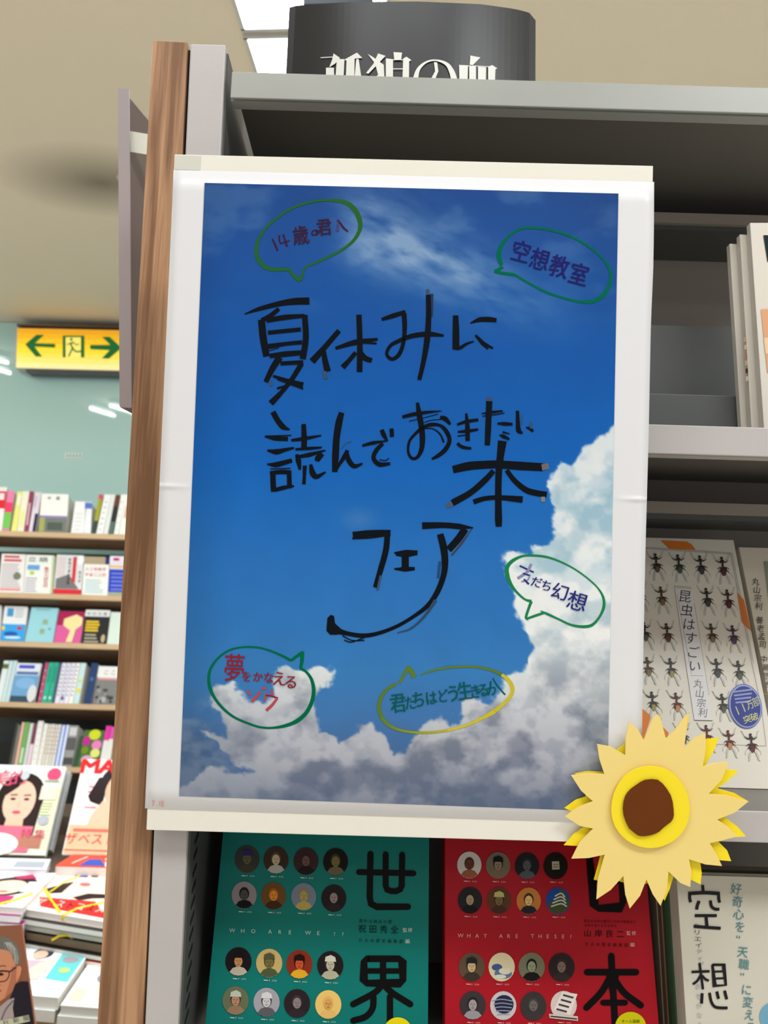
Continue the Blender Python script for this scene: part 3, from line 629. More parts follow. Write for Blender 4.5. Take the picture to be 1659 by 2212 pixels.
def flat_pts(name, label, group, P, th, rgb, edge=(225, 222, 215), inkfn=None, bend=0, cat='magazine'):
    e = empty(name, Vector(((P[0].x+P[2].x)/2, (P[0].y+P[2].y)/2, P[0].z-th))); tag(e, label, cat, group)
    N = 10; BL, BR, FR, FL = P
    def lay(nm, z0, z1, m, ins=0):
        vs = []; fs = []
        for i in range(N+1):
            t = i/N; s_ = bend*math.sin(math.pi*t)
            a = BL.lerp(BR, t); b = FL.lerp(FR, t)
            for p in (a, b): vs.append(p+Vector((0, 0, z0+s_)))
            for p in (a, b): vs.append(p+Vector((0, 0, z1+s_)))
        for i in range(N):
            q = 4*i; r = q+4
            fs += [(q, r, r+1, q+1), (q+2, q+3, r+3, r+2), (q+1, r+1, r+3, q+3), (q, q+2, r+2, r)]
        fs += [(0, 1, 3, 2), (4*N, 4*N+2, 4*N+3, 4*N+1)]
        return fixnormals(meshobj(nm, vs, fs, m, e))
    lay('cover', 0, -.0012, flat(rgb)); lay('page_block', -.0012, -th+.0012, flat(edge, .8)); lay('back_cover', -th+.0012, -th, flat(rgb))
    return e
zz = zA-.0125
for i, (th, rgb, ed, lab, bend) in enumerate([(.011, (45, 40, 42), (205, 205, 198), 'second magazine from the top of the yellow banded bundle', .0), (.013, (40, 36, 36), (200, 196, 182), 'dark covered magazine in the middle of the banded bundle', 0.0), (.015, (60, 50, 42), (120, 104, 82), 'brown edged magazine low in the banded bundle', 0.0), (.009, (60, 55, 52), (205, 204, 198), 'white magazine under the brown one in the banded bundle', 0.0), (.012, (190, 40, 45), (215, 212, 205), 'red covered magazine at the bottom of the banded bundle', 0.0)]):
    flat_pts('magazine', lab, 'magazines lying on the table', lower(zz, cA, zA, .004*((i*7) % 5-2), .004*((i*3) % 4-2)), th, rgb, ed, bend=bend); zz -= th+.0018
zbase = zz
# the rest of the pile beneath, down to the table top
PB = lower(zbase, cA, zA); 
def riser(P, ztop):
    P = [Vector((p.x, p.y, ztop)) for p in P]; hexa('riser', P, [Vector((p.x, p.y, zt)) for p in P], M['ochre'], table)
riser(lower(zz, cA, zA), zz+.0013)
# yellow bands
def ribbon(name, pts, w, m, parent=None, th=.001):
    vs = []; fs = []; n = len(pts)
    for i, p in enumerate(pts):
        d = (Vector(pts[min(i+1, n-1)])-Vector(pts[max(i-1, 0)])).normalized(); s_ = d.cross(Vector((0, -1, .6))).normalized()*w/2; up = d.cross(s_).normalized()*th
        p = Vector(p); vs += [p-s_, p+s_, p+s_-up, p-s_-up]
    for i in range(n-1):
        a = 4*i
        for k in range(4): fs.append((a+k, a+(k+1) % 4, a+4+(k+1) % 4, a+4+k))
    fs += [(0, 1, 2, 3), (4*n-4, 4*n-3, 4*n-2, 4*n-1)]
    return fixnormals(meshobj(name, vs, fs, m, parent))
hA = HP(zA+.0015); fA = lambda x, y: VP(1e9)
P0 = hA(100, 1930); e = empty('packing_band', P0); tag(e, 'yellow plastic packing band knotted round the magazine bundle', 'packing band')
ribbon('strap', [hA(75, 1878), hA(88, 1900), hA(101, 1928), hA(112, 1948), hA(130, 1972)], .0055, M['yellow_band'], e)
ribbon('strap', [hA(140, 1975), hA(170, 1962), hA(225, 1950)], .004, M['yellow_band'], e)
ribbon('strap', [hA(232, 1886), hA(180, 1888), hA(140, 1905), hA(104, 1930)], .003, M['yellow_band'], e)
Pf = (HP(zA)(52, 1964)+HP(zA)(240, 1994))/2; vf = VP(HP(zA)(139, 1976).y-.004)
def kn(x, y, w, h): q = [vf(x-w, y+h), vf(x+w, y+h), vf(x+w, y-h), vf(x-w, y-h)]; return hexa('knot', q, [v+Vector((0, .004, 0)) for v in q], M['yellow_band'], e, .0008)
kn(139, 1981, 7, 6); kn(164, 2004, 8, 5)
ribbon('strap', [vf(140, 1987), vf(150, 1996), vf(162, 2003)], .004, M['yellow_band'], e); ribbon('strap', [vf(112, 2031), vf(128, 2022), vf(150, 2020), vf(160, 2033)], .004, M['yellow_band'], e)
# red magazine lying behind
cR = [(158, 1846), (262, 1849), (262, 1874), (120, 1870)]
def f_R(k): k.rect(0, 0, 1, 1, C(235, 75, 50), 0); k.poly([(.42, .4), (.62, .38), (.75, .95), (.35, .95)], C(50, 80, 170), 1); k.poly([(.7, .3), (1, .2), (1, 1), (.75, 1)], C(240, 225, 225), 1); k.ell(.8, .5, .08, .2, C(220, 70, 80), 2); k.line([(.2, .8), (.35, .2)], .03, C(250, 230, 220), 2)
def pile(name, base_label, group, corners, z, specs, inkfn, top, zfloor, hid_label):
    flat_mag(name, top[0], group, corners, z, top[1], top[2], inkfn, edge=top[3])
    q = z-top[1]-.0004
    for i, (lab, th, rgb, ed) in enumerate(specs):
        flat_pts(name, lab, group, lower(q, corners, z, .003*((i*5) % 3-1), .003*((i*3) % 3-1)), th, rgb, ed); q -= th+.0004
    if q > zfloor+.002: riser(lower(q, corners, z), q-.0003)
pile('magazine', '', 'red magazines lying behind the bundle', cR, 0.985, [], f_R, ('flat red magazine with blue and white print behind the banded bundle', .02, (235, 75, 50), (220, 210, 205)), zt, 'hidden lower copies under the red magazine')
# stack B: magenta pile, far left
cB = [(-70, 1890), (122, 1886), (49, 1962), (-150, 1948)]
def f_B(k):
    k.rect(0, 0, 1, 1, C(238, 225, 228), 0); k.ell(.62, .42, .30, .30, C(38, 28, 28), 1, 24); k.ell(.60, .46, .22, .22, C(243, 208, 178), 2, 24); k.ell(.62, .60, .06, .03, C(205, 100, 100), 3)
    k.poly([(.55, .12), (.75, .05), (.85, .2), (.65, .22)], C(170, 30, 80), 3); k.rect(.3, .72, .8, .95, C(180, 45, 110), 3); lines(k, .35, .9, .76, .9, 2, C(240, 150, 190), .03); k.rect(.8, .3, .97, .6, C(225, 230, 235), 3)
pile('magazine', '', 'magenta magazines piled at the far left', cB, .975, [('second magazine of the left pile with a magenta cover edge', .014, (165, 20, 110), (235, 232, 235)), ('third magazine of the left pile with a magenta cover edge', .016, (165, 20, 110), (225, 220, 225)), ('fourth magazine of the left pile with a magenta cover edge', .016, (160, 18, 105), (235, 232, 235))], f_B,
     ('top magazine of the far left pile with a dark haired woman', .012, (230, 215, 220), (238, 236, 236)), zt, 'lowest copies of the far left magenta pile')
Pq = HP(.977); e = empty('packing_band', Pq(30, 1940)); tag(e, 'thin yellow band across the left magazine pile', 'packing band')
ribbon('strap', [Pq(-20, 1958), Pq(30, 1945), Pq(70, 1930)], .004, M['yellow_band'], e)
# white wrapped magazines between, behind the left pile
cW = [(-60, 1852), (110, 1856), (100, 1880), (-90, 1876)]
pile('magazine', '', 'wrapped magazines behind the left pile', cW, .985, [], lambda k: (k.rect(0, 0, 1, 1, C(205, 205, 212), 0), k.ell(.4, .5, .2, .2, C(250, 250, 250), 1), k.rect(.6, .3, .95, .8, C(160, 165, 175), 1)), ('silvery wrapped magazine lying behind the far left pile', .02, (200, 200, 208), (220, 220, 225)), zt, 'lower copies of the wrapped magazine')
# stack C: teal magazine pile
cC = [(40, 2027), (206, 2040), (126, 2156), (-60, 2140)]
def f_C(k):
    k.rect(0, 0, 1, 1, C(228, 236, 240), 0); k.poly([(.68, .06), (.98, .08), (.98, .75), (.70, .72)], C(95, 185, 188), 1); k.ell(.84, .35, .10, .06, C(150, 140, 145), 2, 14); k.ell(.85, .55, .07, .05, C(170, 195, 120), 2)
    k.ell(.46, .27, .12, .10, C(50, 52, 70), 3, 16); k.ell(.44, .31, .09, .085, C(215, 175, 155), 4, 16); k.poly([(.30, .42), (.56, .4), (.60, .68), (.24, .68)], C(185, 165, 175), 2); k.poly([(.5, .45), (.68, .35), (.62, .75), (.35, .78)], C(215, 190, 180), 3)
    k.rect(.42, .82, .56, .98, C(75, 110, 190), 3); lines(k, .6, .95, .78, .92, 3, C(190, 220, 225), .02)
pile('magazine', '', 'pale magazines with a turquoise panel', cC, .90, [('second copy under the turquoise panelled magazine', .018, (215, 218, 215), (222, 220, 212)), ('brown edged magazine third in the turquoise pile', .014, (150, 120, 85), (140, 110, 80)), ('white magazine low in the turquoise pile', .014, (215, 212, 205), (215, 212, 205))], f_C,
     ('pale magazine with a turquoise panel and a dark haired person, on its pile', .018, (228, 236, 240), (222, 220, 212)), zt, 'lowest copies of the turquoise pile')
# stack D next to the wood panel
cD = [(205, 2062), (330, 2068), (300, 2185), (131, 2172)]
def f_D(k):
    k.rect(0, 0, 1, 1, C(236, 234, 222), 0); k.ell(.42, .48, .16, .11, C(120, 135, 140), 2, 16); k.poly([(.32, .56), (.5, .56), (.48, .78), (.36, .78)], C(235, 200, 175), 1); k.rect(.05, .7, .22, .92, C(205, 190, 170), 1); lines(k, .25, .6, .85, .95, 2, C(190, 190, 180), .02); k.rect(.1, .05, .5, .15, C(205, 205, 200), 1)
pile('magazine', '', 'cream magazines beside the wood panel', cD, .89, [('second cream magazine beside the wood panel', .014, (205, 208, 205), (225, 225, 220)), ('third cream magazine beside the wood panel', .016, (210, 212, 208), (222, 222, 216)), ('fourth cream magazine beside the wood panel', .016, (205, 208, 205), (225, 225, 220))], f_D,
     ('top cream magazine with a grey hat figure beside the wood panel', .014, (236, 234, 222), (205, 205, 200)), zt, 'lowest copies beside the wood panel')
# placard with a grey haired man
pm = LP(VP(1.12)(60, 2212), 8); e = empty('placard', pm(20, 2290)); tag(e, 'brown placard showing a grey haired man in round glasses, lower left corner', 'placard')
slab('board', [(-150, 2330), (92, 2330), (46, 1998), (-120, 2046)], pm, .004, flat((165, 108, 82)), e)
k = Ink().at(0, 1960, 6.9125)
k.poly([(-700, 300), (312, 262), (620, 2400), (-800, 2400)], C(150, 98, 74), 0)
HR, HR2 = C(120, 118, 112), C(175, 172, 165)
k.poly([(-350, 500), (-100, 440), (60, 435), (160, 470), (250, 560), (300, 680), (305, 780), (290, 850), (250, 860), (-350, 900)], HR, 1)
k.poly([(60, 520), (160, 520), (240, 620), (275, 760), (262, 850), (225, 850), (190, 700), (120, 620)], HR2, 2)
for i in range(9): k.line([(20+26*i, 520+14*i), (60+24*i, 600+22*i), (90+19*i, 640+26*i)], 7, HR2 if i % 2 else C(95, 94, 90), 3)
SKM = C(214, 146, 112)
k.poly([(-350, 700), (-50, 620), (60, 630), (150, 660), (200, 780), (235, 880), (300, 870), (325, 910), (310, 1000), (270, 1090), (230, 1140), (180, 1260), (80, 1350), (0, 1400), (-350, 1450)], SKM, 4)
k.poly([(255, 900), (310, 875), (320, 920), (290, 1020), (255, 1080)], C(225, 150, 115), 5)
k.poly([(180, 880), (240, 880), (240, 1120), (150, 1290), (60, 1370), (120, 1200), (160, 1050)], C(185, 118, 90), 5)
k.line([(-10, 885), (40, 872), (90, 880)], 16, C(120, 85, 65), 6); k.line([(-40, 960), (40, 950), (110, 955), (140, 960)], 22, C(45, 32, 30), 7)
k.line([(140, 965), (190, 930), (245, 895)], 20, C(50, 36, 32), 7); k.line([(-60, 1100), (20, 1110), (90, 1090), (130, 1030), (140, 960)], 14, C(50, 36, 32), 7)
k.ell(10, 1000, 45, 22, C(60, 40, 34), 6, 14); k.line([(-60, 1250), (0, 1252), (20, 1235)], 14, C(150, 60, 55), 6); k.ell(-20, 1160, 30, 20, C(185, 112, 88), 5)
k.poly([(230, 1150), (310, 1105), (420, 1110), (600, 2400), (-50, 2400), (-60, 1700), (130, 1400)], C(42, 38, 48), 6)
k.poly([(-300, 1560), (0, 1480), (120, 1380), (215, 1350), (190, 1500), (210, 1640), (60, 1720), (-300, 1760)], C(175, 160, 158), 7)
k.line([(20, 1680), (90, 1520), (200, 1390)], 22, C(110, 100, 105), 8)
k.poly([(-200, 1740), (430, 1605), (448, 1700), (-200, 1850)], C(200, 200, 175), 9)
for i, ch in enumerate('社新聞'): k.ch(ch, 90+i*150, 1722-i*33, 90, 75, C(70, 75, 65), 10, -12)
k.build('cover_print', pm, e, M['gloss'], eps=.00012, base=.0004)
box('easel', (pm(20, 2330).x-.04, pm(20, 2330).y+.006, zt-.0), (pm(20, 2330).x+.04, pm(20, 2330).y+.05, pm(20, 2330).z+.02), M['dark_metal'], e)

# ================================================================ the display rack in front
YR = 0.525; R = VP(YR); YBK = 0.70
e = empty('display_rack', (0.05, YR, 0)); tag(e, 'steel display rack with brown wood end panel and pale grey shelves', 'shelving rack'); rack = e
wf = [R(190, 2560), R(293, 2560), R(405, 91), R(330, 87)]
hexa('wood_panel', wf, [v+Vector((0, YBK-YR+.02, 0)) for v in wf], M['wood'], e, .0006)
pf = [R(300, 2560), R(368, 2560), R(488, 96), R(411, 94)]
pf[0] = R(296.5, 2560); pf[3] = R(411, 94)
hexa('upright_post', pf, [v+Vector((0, YBK-YR, 0)) for v in pf], M['powder'], e, .001)
# dark reveal between panel and post
gf = [R(293, 2555)+Vector((0, .004, 0)), R(297, 2555)+Vector((0, .004, 0)), R(412, 100)+Vector((0, .004, 0)), R(404, 100)+Vector((0, .004, 0))]
hexa('joint', gf, [v+Vector((0, .1, 0)) for v in gf], M['black'], e)
XR = 0.42
def shelf(pyt, pyb, px, x0px, back=YBK, depth0=YR, trim='powder'):
    zt_, zb_ = R(px, pyt).z, R(px, pyb).z; x0 = R(x0px, (pyt+pyb)/2).x
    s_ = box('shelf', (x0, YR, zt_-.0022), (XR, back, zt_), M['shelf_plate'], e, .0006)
    l = box('shelf_lip', (x0, YR-.0016, zb_), (XR, YR+.0006, zt_-.0004), M[trim], s_, .0006)
    box('lip_return', (x0, YR+.0022, zb_), (XR, YR+.011, zb_+.0015), M[trim], s_)
    return zt_, zb_, x0
z1, z1b, x1 = shelf(171.5, 229, 1000, 499, trim='trim_green')
z2, z2b, x2 = shelf(920, 984, 1530, 470)
z3, z3b, x3 = shelf(1749, 1818, 1600, 425)
z4, z4b, x4 = shelf(2330, 2400, 900, 402)
xpost = R(395, 2212).x
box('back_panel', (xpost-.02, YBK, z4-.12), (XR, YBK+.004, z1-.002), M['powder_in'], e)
for z in (z1, z2, z3):
    # cross rail below each shelf at the back
    ya = 0.64
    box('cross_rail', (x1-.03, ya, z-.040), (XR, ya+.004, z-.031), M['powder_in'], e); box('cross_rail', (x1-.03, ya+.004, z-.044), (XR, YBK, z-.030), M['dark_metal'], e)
# slotted dark sheet added for the shade on the post's inner face
A_, B_ = pf[1], pf[2]; dv = (B_-A_).normalized(); nrm = dv.cross(Vector((0, 1, 0))); nrm = nrm if nrm.x > 0 else -nrm
lt = .0012
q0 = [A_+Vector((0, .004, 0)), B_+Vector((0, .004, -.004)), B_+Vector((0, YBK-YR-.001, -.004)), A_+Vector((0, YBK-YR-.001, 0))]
hexa('side_shade', [v+nrm*lt for v in q0], q0, M['inner_shade'], e)
lp = Pl(A_+nrm*lt, nrm)
for i, (sx, sy) in enumerate([(424, 1812), (421.5, 1845), (420, 1880), (418, 1915), (416, 1949), (414.5, 1983), (412.5, 2018), (411, 2055), (409, 2091), (407, 2126), (405, 2162), (402.5, 2197)]):
    c = lp(sx, sy); v4 = [c+Vector((0, a, 0))+dv*b for a, b in ((-.0045, -.0030), (.0045, .0008), (.0045, .0034), (-.0045, -.0004))]
    hexa('slot', [v+nrm*.0004 for v in v4], [v-nrm*.0006 for v in v4], M['black'], e)

# side placard taped to the panel's outer face
a0 = Vector((R(330, 90).x, 0, 0)); dirp = Vector((math.sin(math.radians(13.8)), math.cos(math.radians(13.8)), 0))
pn = VP(.70)(266, 195); pb = VP(.70)(270, 881)
e = empty('side_placard', pb); tag(e, 'thin grey placard standing out on the far side of the wood panel, seen edge on', 'placard')
th = Vector((-dirp.y, dirp.x, 0))*.010
tp = [pn, pn+dirp*.16, pb+dirp*.16, pb]; sidex = Vector((.008, 0, 0))
hexa('board', [tp[3], tp[2], tp[1], tp[0]], [v+Vector((-.004, .0, 0)) for v in [tp[3], tp[2], tp[1], tp[0]]], flat((98, 86, 80), .6), e)
f = [pb+Vector((-.004, -.0005, 0)), pb+Vector((.0062, -.0005, 0)), pn+Vector((.0062, -.0005, 0)), pn+Vector((-.004, -.0005, 0))]
hexa('edge_strip', f, [v+Vector((0, -.002, 0)) for v in f], flat((165, 155, 158), .5), e)
for py in (296, 318):
    q = VP(.705)(296, py); xe_ = R(322, py).x+.002
    f = [q+Vector((-.010, 0, -.004)), Vector((xe_, .712, q.z-.012)), Vector((xe_, .712, q.z-.002)), q+Vector((-.008, 0, .006))]
    hexa('tape', f, [v+Vector((0, .0006, 0)) for v in f], M['tape'], e)

# black curved title card on the top shelf
CX0, CX1 = VP(.60)(625, 100).x, VP(.60)(1157, 100).x
def cyx(x):
    u = min(max((x-CX0)/(CX1-CX0), 0), 1); return 0.575+0.030*(2*u-1)**2
def curved(px, py, off=0.0):
    Y = .59
    for _ in range(8): Y = cyx(VP(Y)(px, py).x)
    return VP(Y-off)(px, py)
e = empty('title_card', Vector((curved(890, 172).x, .59, z1))); tag(e, 'black curved title card with big white characters standing on the top shelf', 'sign')
tops = [(625, 16), (640, 12), (760, 4), (900, 3), (1040, 9), (1110, 19), (1140, 26), (1152, 32), (1157, 44)]
cols = []
for i in range(41):
    x = 625+532*i/40
    for (a, ya), (b, yb) in zip(tops, tops[1:]):
        if a <= x <= b: y = ya+(yb-ya)*(x-a)/(b-a)
    cols.append((x, y))
vs = []; fs = []
for x, y in cols:
    t = curved(x, y); vs += [t, Vector((t.x, t.y, z1+.0003)), t+Vector((0, .0015, 0)), Vector((t.x, t.y+.0015, z1+.0003))]
for i in range(40):
    q = 4*i; r = q+4; fs += [(q, r, r+1, q+1), (q+2, q+3, r+3, r+2), (q, q+2, r+2, r), (q+1, r+1, r+3, q+3)]
fs += [(0, 1, 3, 2), (160, 162, 163, 161)]
fixnormals(meshobj('card', vs, fs, M['card_black'], e, smooth=False))
k = Ink().at(600, 0, 2.86); WH = C(238, 238, 232)
k.line([(265, 356), (345, 352)], 5, WH); k.poly([(345, 330), (385, 358), (352, 395), (318, 415), (335, 372)], WH); k.poly([(298, 418), (347, 418), (350, 500), (298, 500)], WH); k.line([(255, 474), (350, 462)], 5, WH)
k.poly([(365, 365), (412, 365), (406, 500), (355, 500)], WH); k.poly([(412, 368), (490, 325), (522, 358), (475, 362), (472, 500), (420, 500), (425, 374)], WH); k.poly([(485, 365), (500, 365), (520, 500), (472, 500)], WH)
k.poly([(555, 333), (585, 350), (655, 400), (660, 500), (585, 500), (620, 460), (600, 390)], WH); k.poly([(620, 330), (666, 345), (560, 456), (546, 450), (590, 395)], WH)
k.poly([(668, 360), (712, 366), (712, 500), (668, 500)], WH); k.poly([(715, 322), (768, 325), (762, 370), (720, 367)], WH); k.line([(710, 425), (776, 425)], 5, WH); k.line([(710, 478), (776, 478)], 4, WH); k.line([(710, 369), (776, 369)], 4, WH)
k.poly([(775, 362), (795, 350), (826, 372), (812, 378), (810, 500), (770, 500)], WH)
k.line([(848, 500), (868, 430), (915, 385), (975, 372), (1040, 393), (1074, 440), (1092, 500)], [34, 22, 12, 8, 20, 32, 40], WH); k.poly([(965, 383), (985, 386), (992, 440), (968, 500), (940, 500), (972, 440)], WH)
k.poly([(1190, 343), (1252, 355), (1205, 402), (1185, 400)], WH); k.poly([(1120, 402), (1175, 405), (1172, 500), (1122, 500)], WH); k.poly([(1183, 408), (1224, 410), (1224, 500), (1183, 500)], WH)
k.poly([(1237, 412), (1287, 415), (1285, 500), (1237, 500)], WH); k.poly([(1300, 412), (1325, 402), (1356, 422), (1345, 428), (1342, 500), (1300, 500)], WH); k.line([(1120, 403), (1310, 412)], 4, WH)
k.build('title_lettering', curved, e, M['print'], base=.0009)
# dark hanging sign whose foot shows at the top
hs = VP(1.3); e = empty('hanging_sign', hs(730, 8)); tag(e, 'dark hanging sign whose lower edge just shows above the black card', 'sign')
f = [hs(655, 9), hs(806, 4), hs(806, -55), hs(655, -55)]; hexa('board', f, [v+Vector((0, .02, 0)) for v in f], flat((40, 48, 58)), e)
for x in (680, 780):
    p = hs(x, -55); box('hanger', (p.x-.003, p.y+.008, p.z), (p.x+.003, p.y+.013, zc), M['white_metal'], e)

# ---------------- second shelf: dark book stop and white booklets
e = empty('book_stop', Vector((R(1450, 915).x, .59, z2))); tag(e, 'dark grey metal book stop step on the middle shelf right of the poster', 'book stop')
f1 = VP(.585); zA1 = f1(1500, 852).z; f2 = VP(.62); zA2 = f2(1500, 704).z
xa = f1(1100, 900).x; xb = XR
box('front_step', (xa, .585, z2+.0003), (xb, .62, zA1), M['dark_metal'], e, .0008)
box('back_plate', (xa, .62, z2+.0003), (xb, .624, zA2), M['dark_metal'], e, .0006)
G6 = 'white booklets leaning at the right edge'
def booklet(label, quad, Y, dep, inkfn=None, rgb=(222, 216, 205)):
    pl = VP(Y); f = [pl(*q) for q in quad]
    dz = z2+.0004-min(f[0].z, f[1].z); f[0].z = z2+.0004; f[1].z = z2+.0004
    e = empty('booklet', (f[0]+f[1])/2); tag(e, label, 'booklet', G6)
    hexa('cover', f, [v+Vector((0, dep, 0)) for v in f], flat(rgb, .35), e, .0004)
    g = [f[0].lerp(f[1], .1)+Vector((0, .0005, 0)), f[0].lerp(f[1], .9)+Vector((0, .0005, 0)), f[3].lerp(f[2], .9)+Vector((0, .0005, 0)), f[3].lerp(f[2], .1)+Vector((0, .0005, 0))]
    hexa('page_block', [v+Vector((0, dep-.0005, 0)) for v in g], [v+Vector((0, dep+.0006, 0)) for v in g], M['pages'], e)
    if inkfn: k = Ink(); inkfn(k); k.build('cover_print', pl, e, M['gloss'])
booklet('thin white booklet, leftmost and lowest of three leaning at the right', [(1602, 915), (1622, 915), (1598, 527), (1576, 526)], .578, .006)
booklet('white booklet with faint brown spine marks, middle of three at the right', [(1624, 918), (1650, 918), (1619, 507), (1598, 506)], .570, .006, lambda k: [k.rect(1607+i*.9, 728+i*17, 1612+i*.9, 738+i*17, C(*c), 1) for i, c in enumerate([(190, 150, 110), (200, 170, 130), (170, 110, 90), (190, 160, 130), (80, 40, 50), (200, 180, 160)])])
booklet('tall white booklet with a photo cover, rightmost at the photo edge', [(1651, 922), (1720, 922), (1700, 481), (1620, 481)], .562, .006, lambda k: (k.poly([(1649, 508), (1700, 508), (1705, 565), (1658, 565)], C(30, 42, 45), 1), k.poly([(1644, 668), (1715, 664), (1720, 800), (1658, 805)], C(225, 170, 130), 1), k.poly([(1650, 730), (1716, 725), (1718, 760), (1654, 765)], C(240, 205, 170), 2)))

# ---------------- third shelf: beetle book
zfl = z3+.0004
def on_shelf(px, z, Yg=.6):
    return Pl((0, 0, z), (0, 0, 1))(px, 0)
pb_ = Pl((0, 0, zfl), (0, 0, 1))(1640, 1704)
bp = LP(pb_, 20.0)
def stand_book(name, label, group, pl, quad, th, rgb, cat='book', zb=None):
    """quad: bl, br, tr, tl in pixels on the leaning plane; corners trued to a rectangle"""
    a = [pl(*q) for q in quad]; up = Vector((0, math.sqrt(1-pl.n.y**2) if pl.n.z > 0 else 0, 0)); upv = Vector((1, 0, 0)).cross(pl.n)*-1
    upv = pl.n.cross(Vector((1, 0, 0))); upv = upv if upv.z > 0 else -upv
    xl = (a[0].x+a[3].x)/2; xr = (a[1].x+a[2].x)/2
    p0 = a[0]; h = ((a[3]-a[0]).dot(upv)+(a[2]-a[1]).dot(upv))/2
    if zb is not None: p0 = p0 + upv*((zb-p0.z)/upv.z)
    bl = Vector((xl, p0.y, p0.z)); br = Vector((xr, p0.y, p0.z))
    f = [bl, br, br+upv*h, bl+upv*h]
    e = empty(name, (bl+br)/2); tag(e, label, cat, group)
    c = .0009
    hexa('cover', f, [v-pl.n*c for v in f], flat(rgb, .35), e, .0003)
    g = [bl+Vector((c, 0, 0))+upv*.001, br-Vector((.001, 0, 0))+upv*.001, br+upv*(h-.0012)-Vector((.001, 0, 0)), bl+upv*(h-.0012)+Vector((c, 0, 0))]
    hexa('page_block', [v-pl.n*c for v in g], [v-pl.n*(th-c) for v in g], M['pages'], e)
    hexa('spine', [bl-pl.n*c, bl+Vector((c, 0, 0))-pl.n*c, bl+upv*h+Vector((c, 0, 0))-pl.n*c, bl+upv*h-pl.n*c], [v-pl.n*(th-2*c) for v in [bl-pl.n*c, bl+Vector((c, 0, 0))-pl.n*c, bl+upv*h+Vector((c, 0, 0))-pl.n*c, bl+upv*h-pl.n*c]], flat(rgb, .35), e)
    hexa('back_cover', [v-pl.n*(th-c) for v in f], [v-pl.n*th for v in f], flat(rgb, .35), e)
    return e, f
e, f = stand_book('book', 'white book covered in rows of beetles with a blue round seal, right of the poster', None, bp, [(1345, 1700), (1678, 1706), (1596, 1172), (1268, 1156)], .014, (228, 222, 210), zb=zfl)
k = Ink().at(1370, 1140, 4.425)
OR = C(225, 125, 45)
k.poly([(255, 120), (505, 133), (550, 160), (590, 212), (335, 200)], OR, 1); k.poly([(985, 620), (1050, 690), (1118, 990), (1030, 900)], OR, 1); k.poly([(40, 1700), (165, 1800), (95, 2010), (30, 2060)], OR, 1); k.poly([(260, 1890), (330, 1960), (320, 2000), (280, 1990)], OR, 1)
LG = C(120, 118, 115)
for d_ in (0, 12): k.line([(-500, 150+d_), (100, 186+d_), (920, 240+d_)], 3, LG, 1, sm=False)
k.line([(920, 240), (1060, 960), (1125, 1290), (1215, 1700), (1262, 2080)], 3, LG, 1, sm=False); k.line([(935, 240), (1075, 960), (1140, 1290)], 3, LG, 1, sm=False)
k.line([(-300, 2030), (1262, 2085)], 3, LG, 1, sm=False)
def beetle(x, y, s_=1.0, col=C(60, 52, 46), col2=C(110, 95, 70)):
    g = C(196, 196, 188); t = .16
    def T(a, b): return (x+a*s_+t*b*s_, y+b*s_)
    for q in (-1, 1):
        k.line([T(25*q, -60), T(60*q, -80), T(75*q, -118), T(88*q, -122)], [9, 9, 8, 5], g, 2)
        k.line([T(38*q, 40), T(70*q, 70), T(75*q, 105)], 5, g, 2); k.line([T(22*q, 70), T(40*q, 120), T(45*q, 155), T(58*q, 162)], [16, 20, 14, 6], g, 2)
        k.line([T(0, -50), T(30*q, -48), T(62*q, -66)], [16, 11, 4], col, 3); k.line([T(0, 5), T(35*q, 5), T(58*q, 22)], [12, 9, 4], col, 3)
        k.line([T(30*q, 30), T(52*q, 52)], [9, 5], col, 3)
    k.ell(*T(0, -88), 14*s_, 13*s_, col, 4, 12, rot=8); k.ell(*T(0, -60), 19*s_, 15*s_, col, 5, 12, rot=8); k.ell(*T(0, -25), 10*s_, 22*s_, col, 4, 10)
    k.ell(*T(0, 28), 33*s_, 36*s_, col, 5, 16, rot=6); k.ell(*T(1, 55), 22*s_, 28*s_, col2, 6, 14, rot=6); k.ell(*T(0, 30), 20*s_, 7*s_, col2, 6, 10)
BC = [(C(50, 46, 44), C(110, 80, 66)), (C(54, 52, 48), C(85, 95, 75)), (C(45, 45, 48), C(70, 70, 75)), (C(60, 44, 40), C(100, 45, 50)), (C(72, 52, 42), C(125, 105, 65)), (C(60, 45, 62), C(80, 55, 90)), (C(90, 45, 40), C(190, 130, 90)), (C(52, 52, 46), C(150, 140, 80))]
pos = [(5, 330, 0), (215, 345, 0), (430, 355, 1), (640, 365, 2), (850, 378, 3), (55, 640, 1), (265, 662, 4), (700, 675, 2), (900, 690, 3), (105, 1000, 1), (320, 1012, 3), (745, 1015, 4), (950, 1032, 5), (135, 1335, 4), (355, 1345, 7), (795, 1350, 2), (1005, 1370, 1), (180, 1665, 7), (410, 1675, 6), (850, 1685, 1), (700, 1985, 6), (910, 2035, 6), (1125, 2065, 3), (470, 1985, 0)]
for x, y, i in pos: beetle(x, y, 1.0, *BC[i])
k.poly([(385, 560), (548, 572), (752, 1842), (575, 1838)], C(226, 222, 222), 2)
k.line([(385, 560), (548, 572)], 4, LG, 3); k.line([(400, 575), (550, 586)], 3, LG, 3); k.line([(410, 640), (548, 1400)], 3, LG, 3); k.line([(575, 720), (715, 1600)], 3, LG, 3); k.line([(575, 1838), (752, 1842)], 4, LG, 3); k.line([(540, 1412), (660, 1416)], 3, LG, 3)
for i, ch in enumerate('昆虫はすごい'):
    k.ch(ch, 485+19*i, 655+133*i, 118, 115, C(60, 60, 78), 4, 7, 0)
for i, ch in enumerate('丸山宗利'): k.ch(ch, 612+15*i, 1490+92*i, 84, 84, C(120, 118, 130), 4, 7, 0)
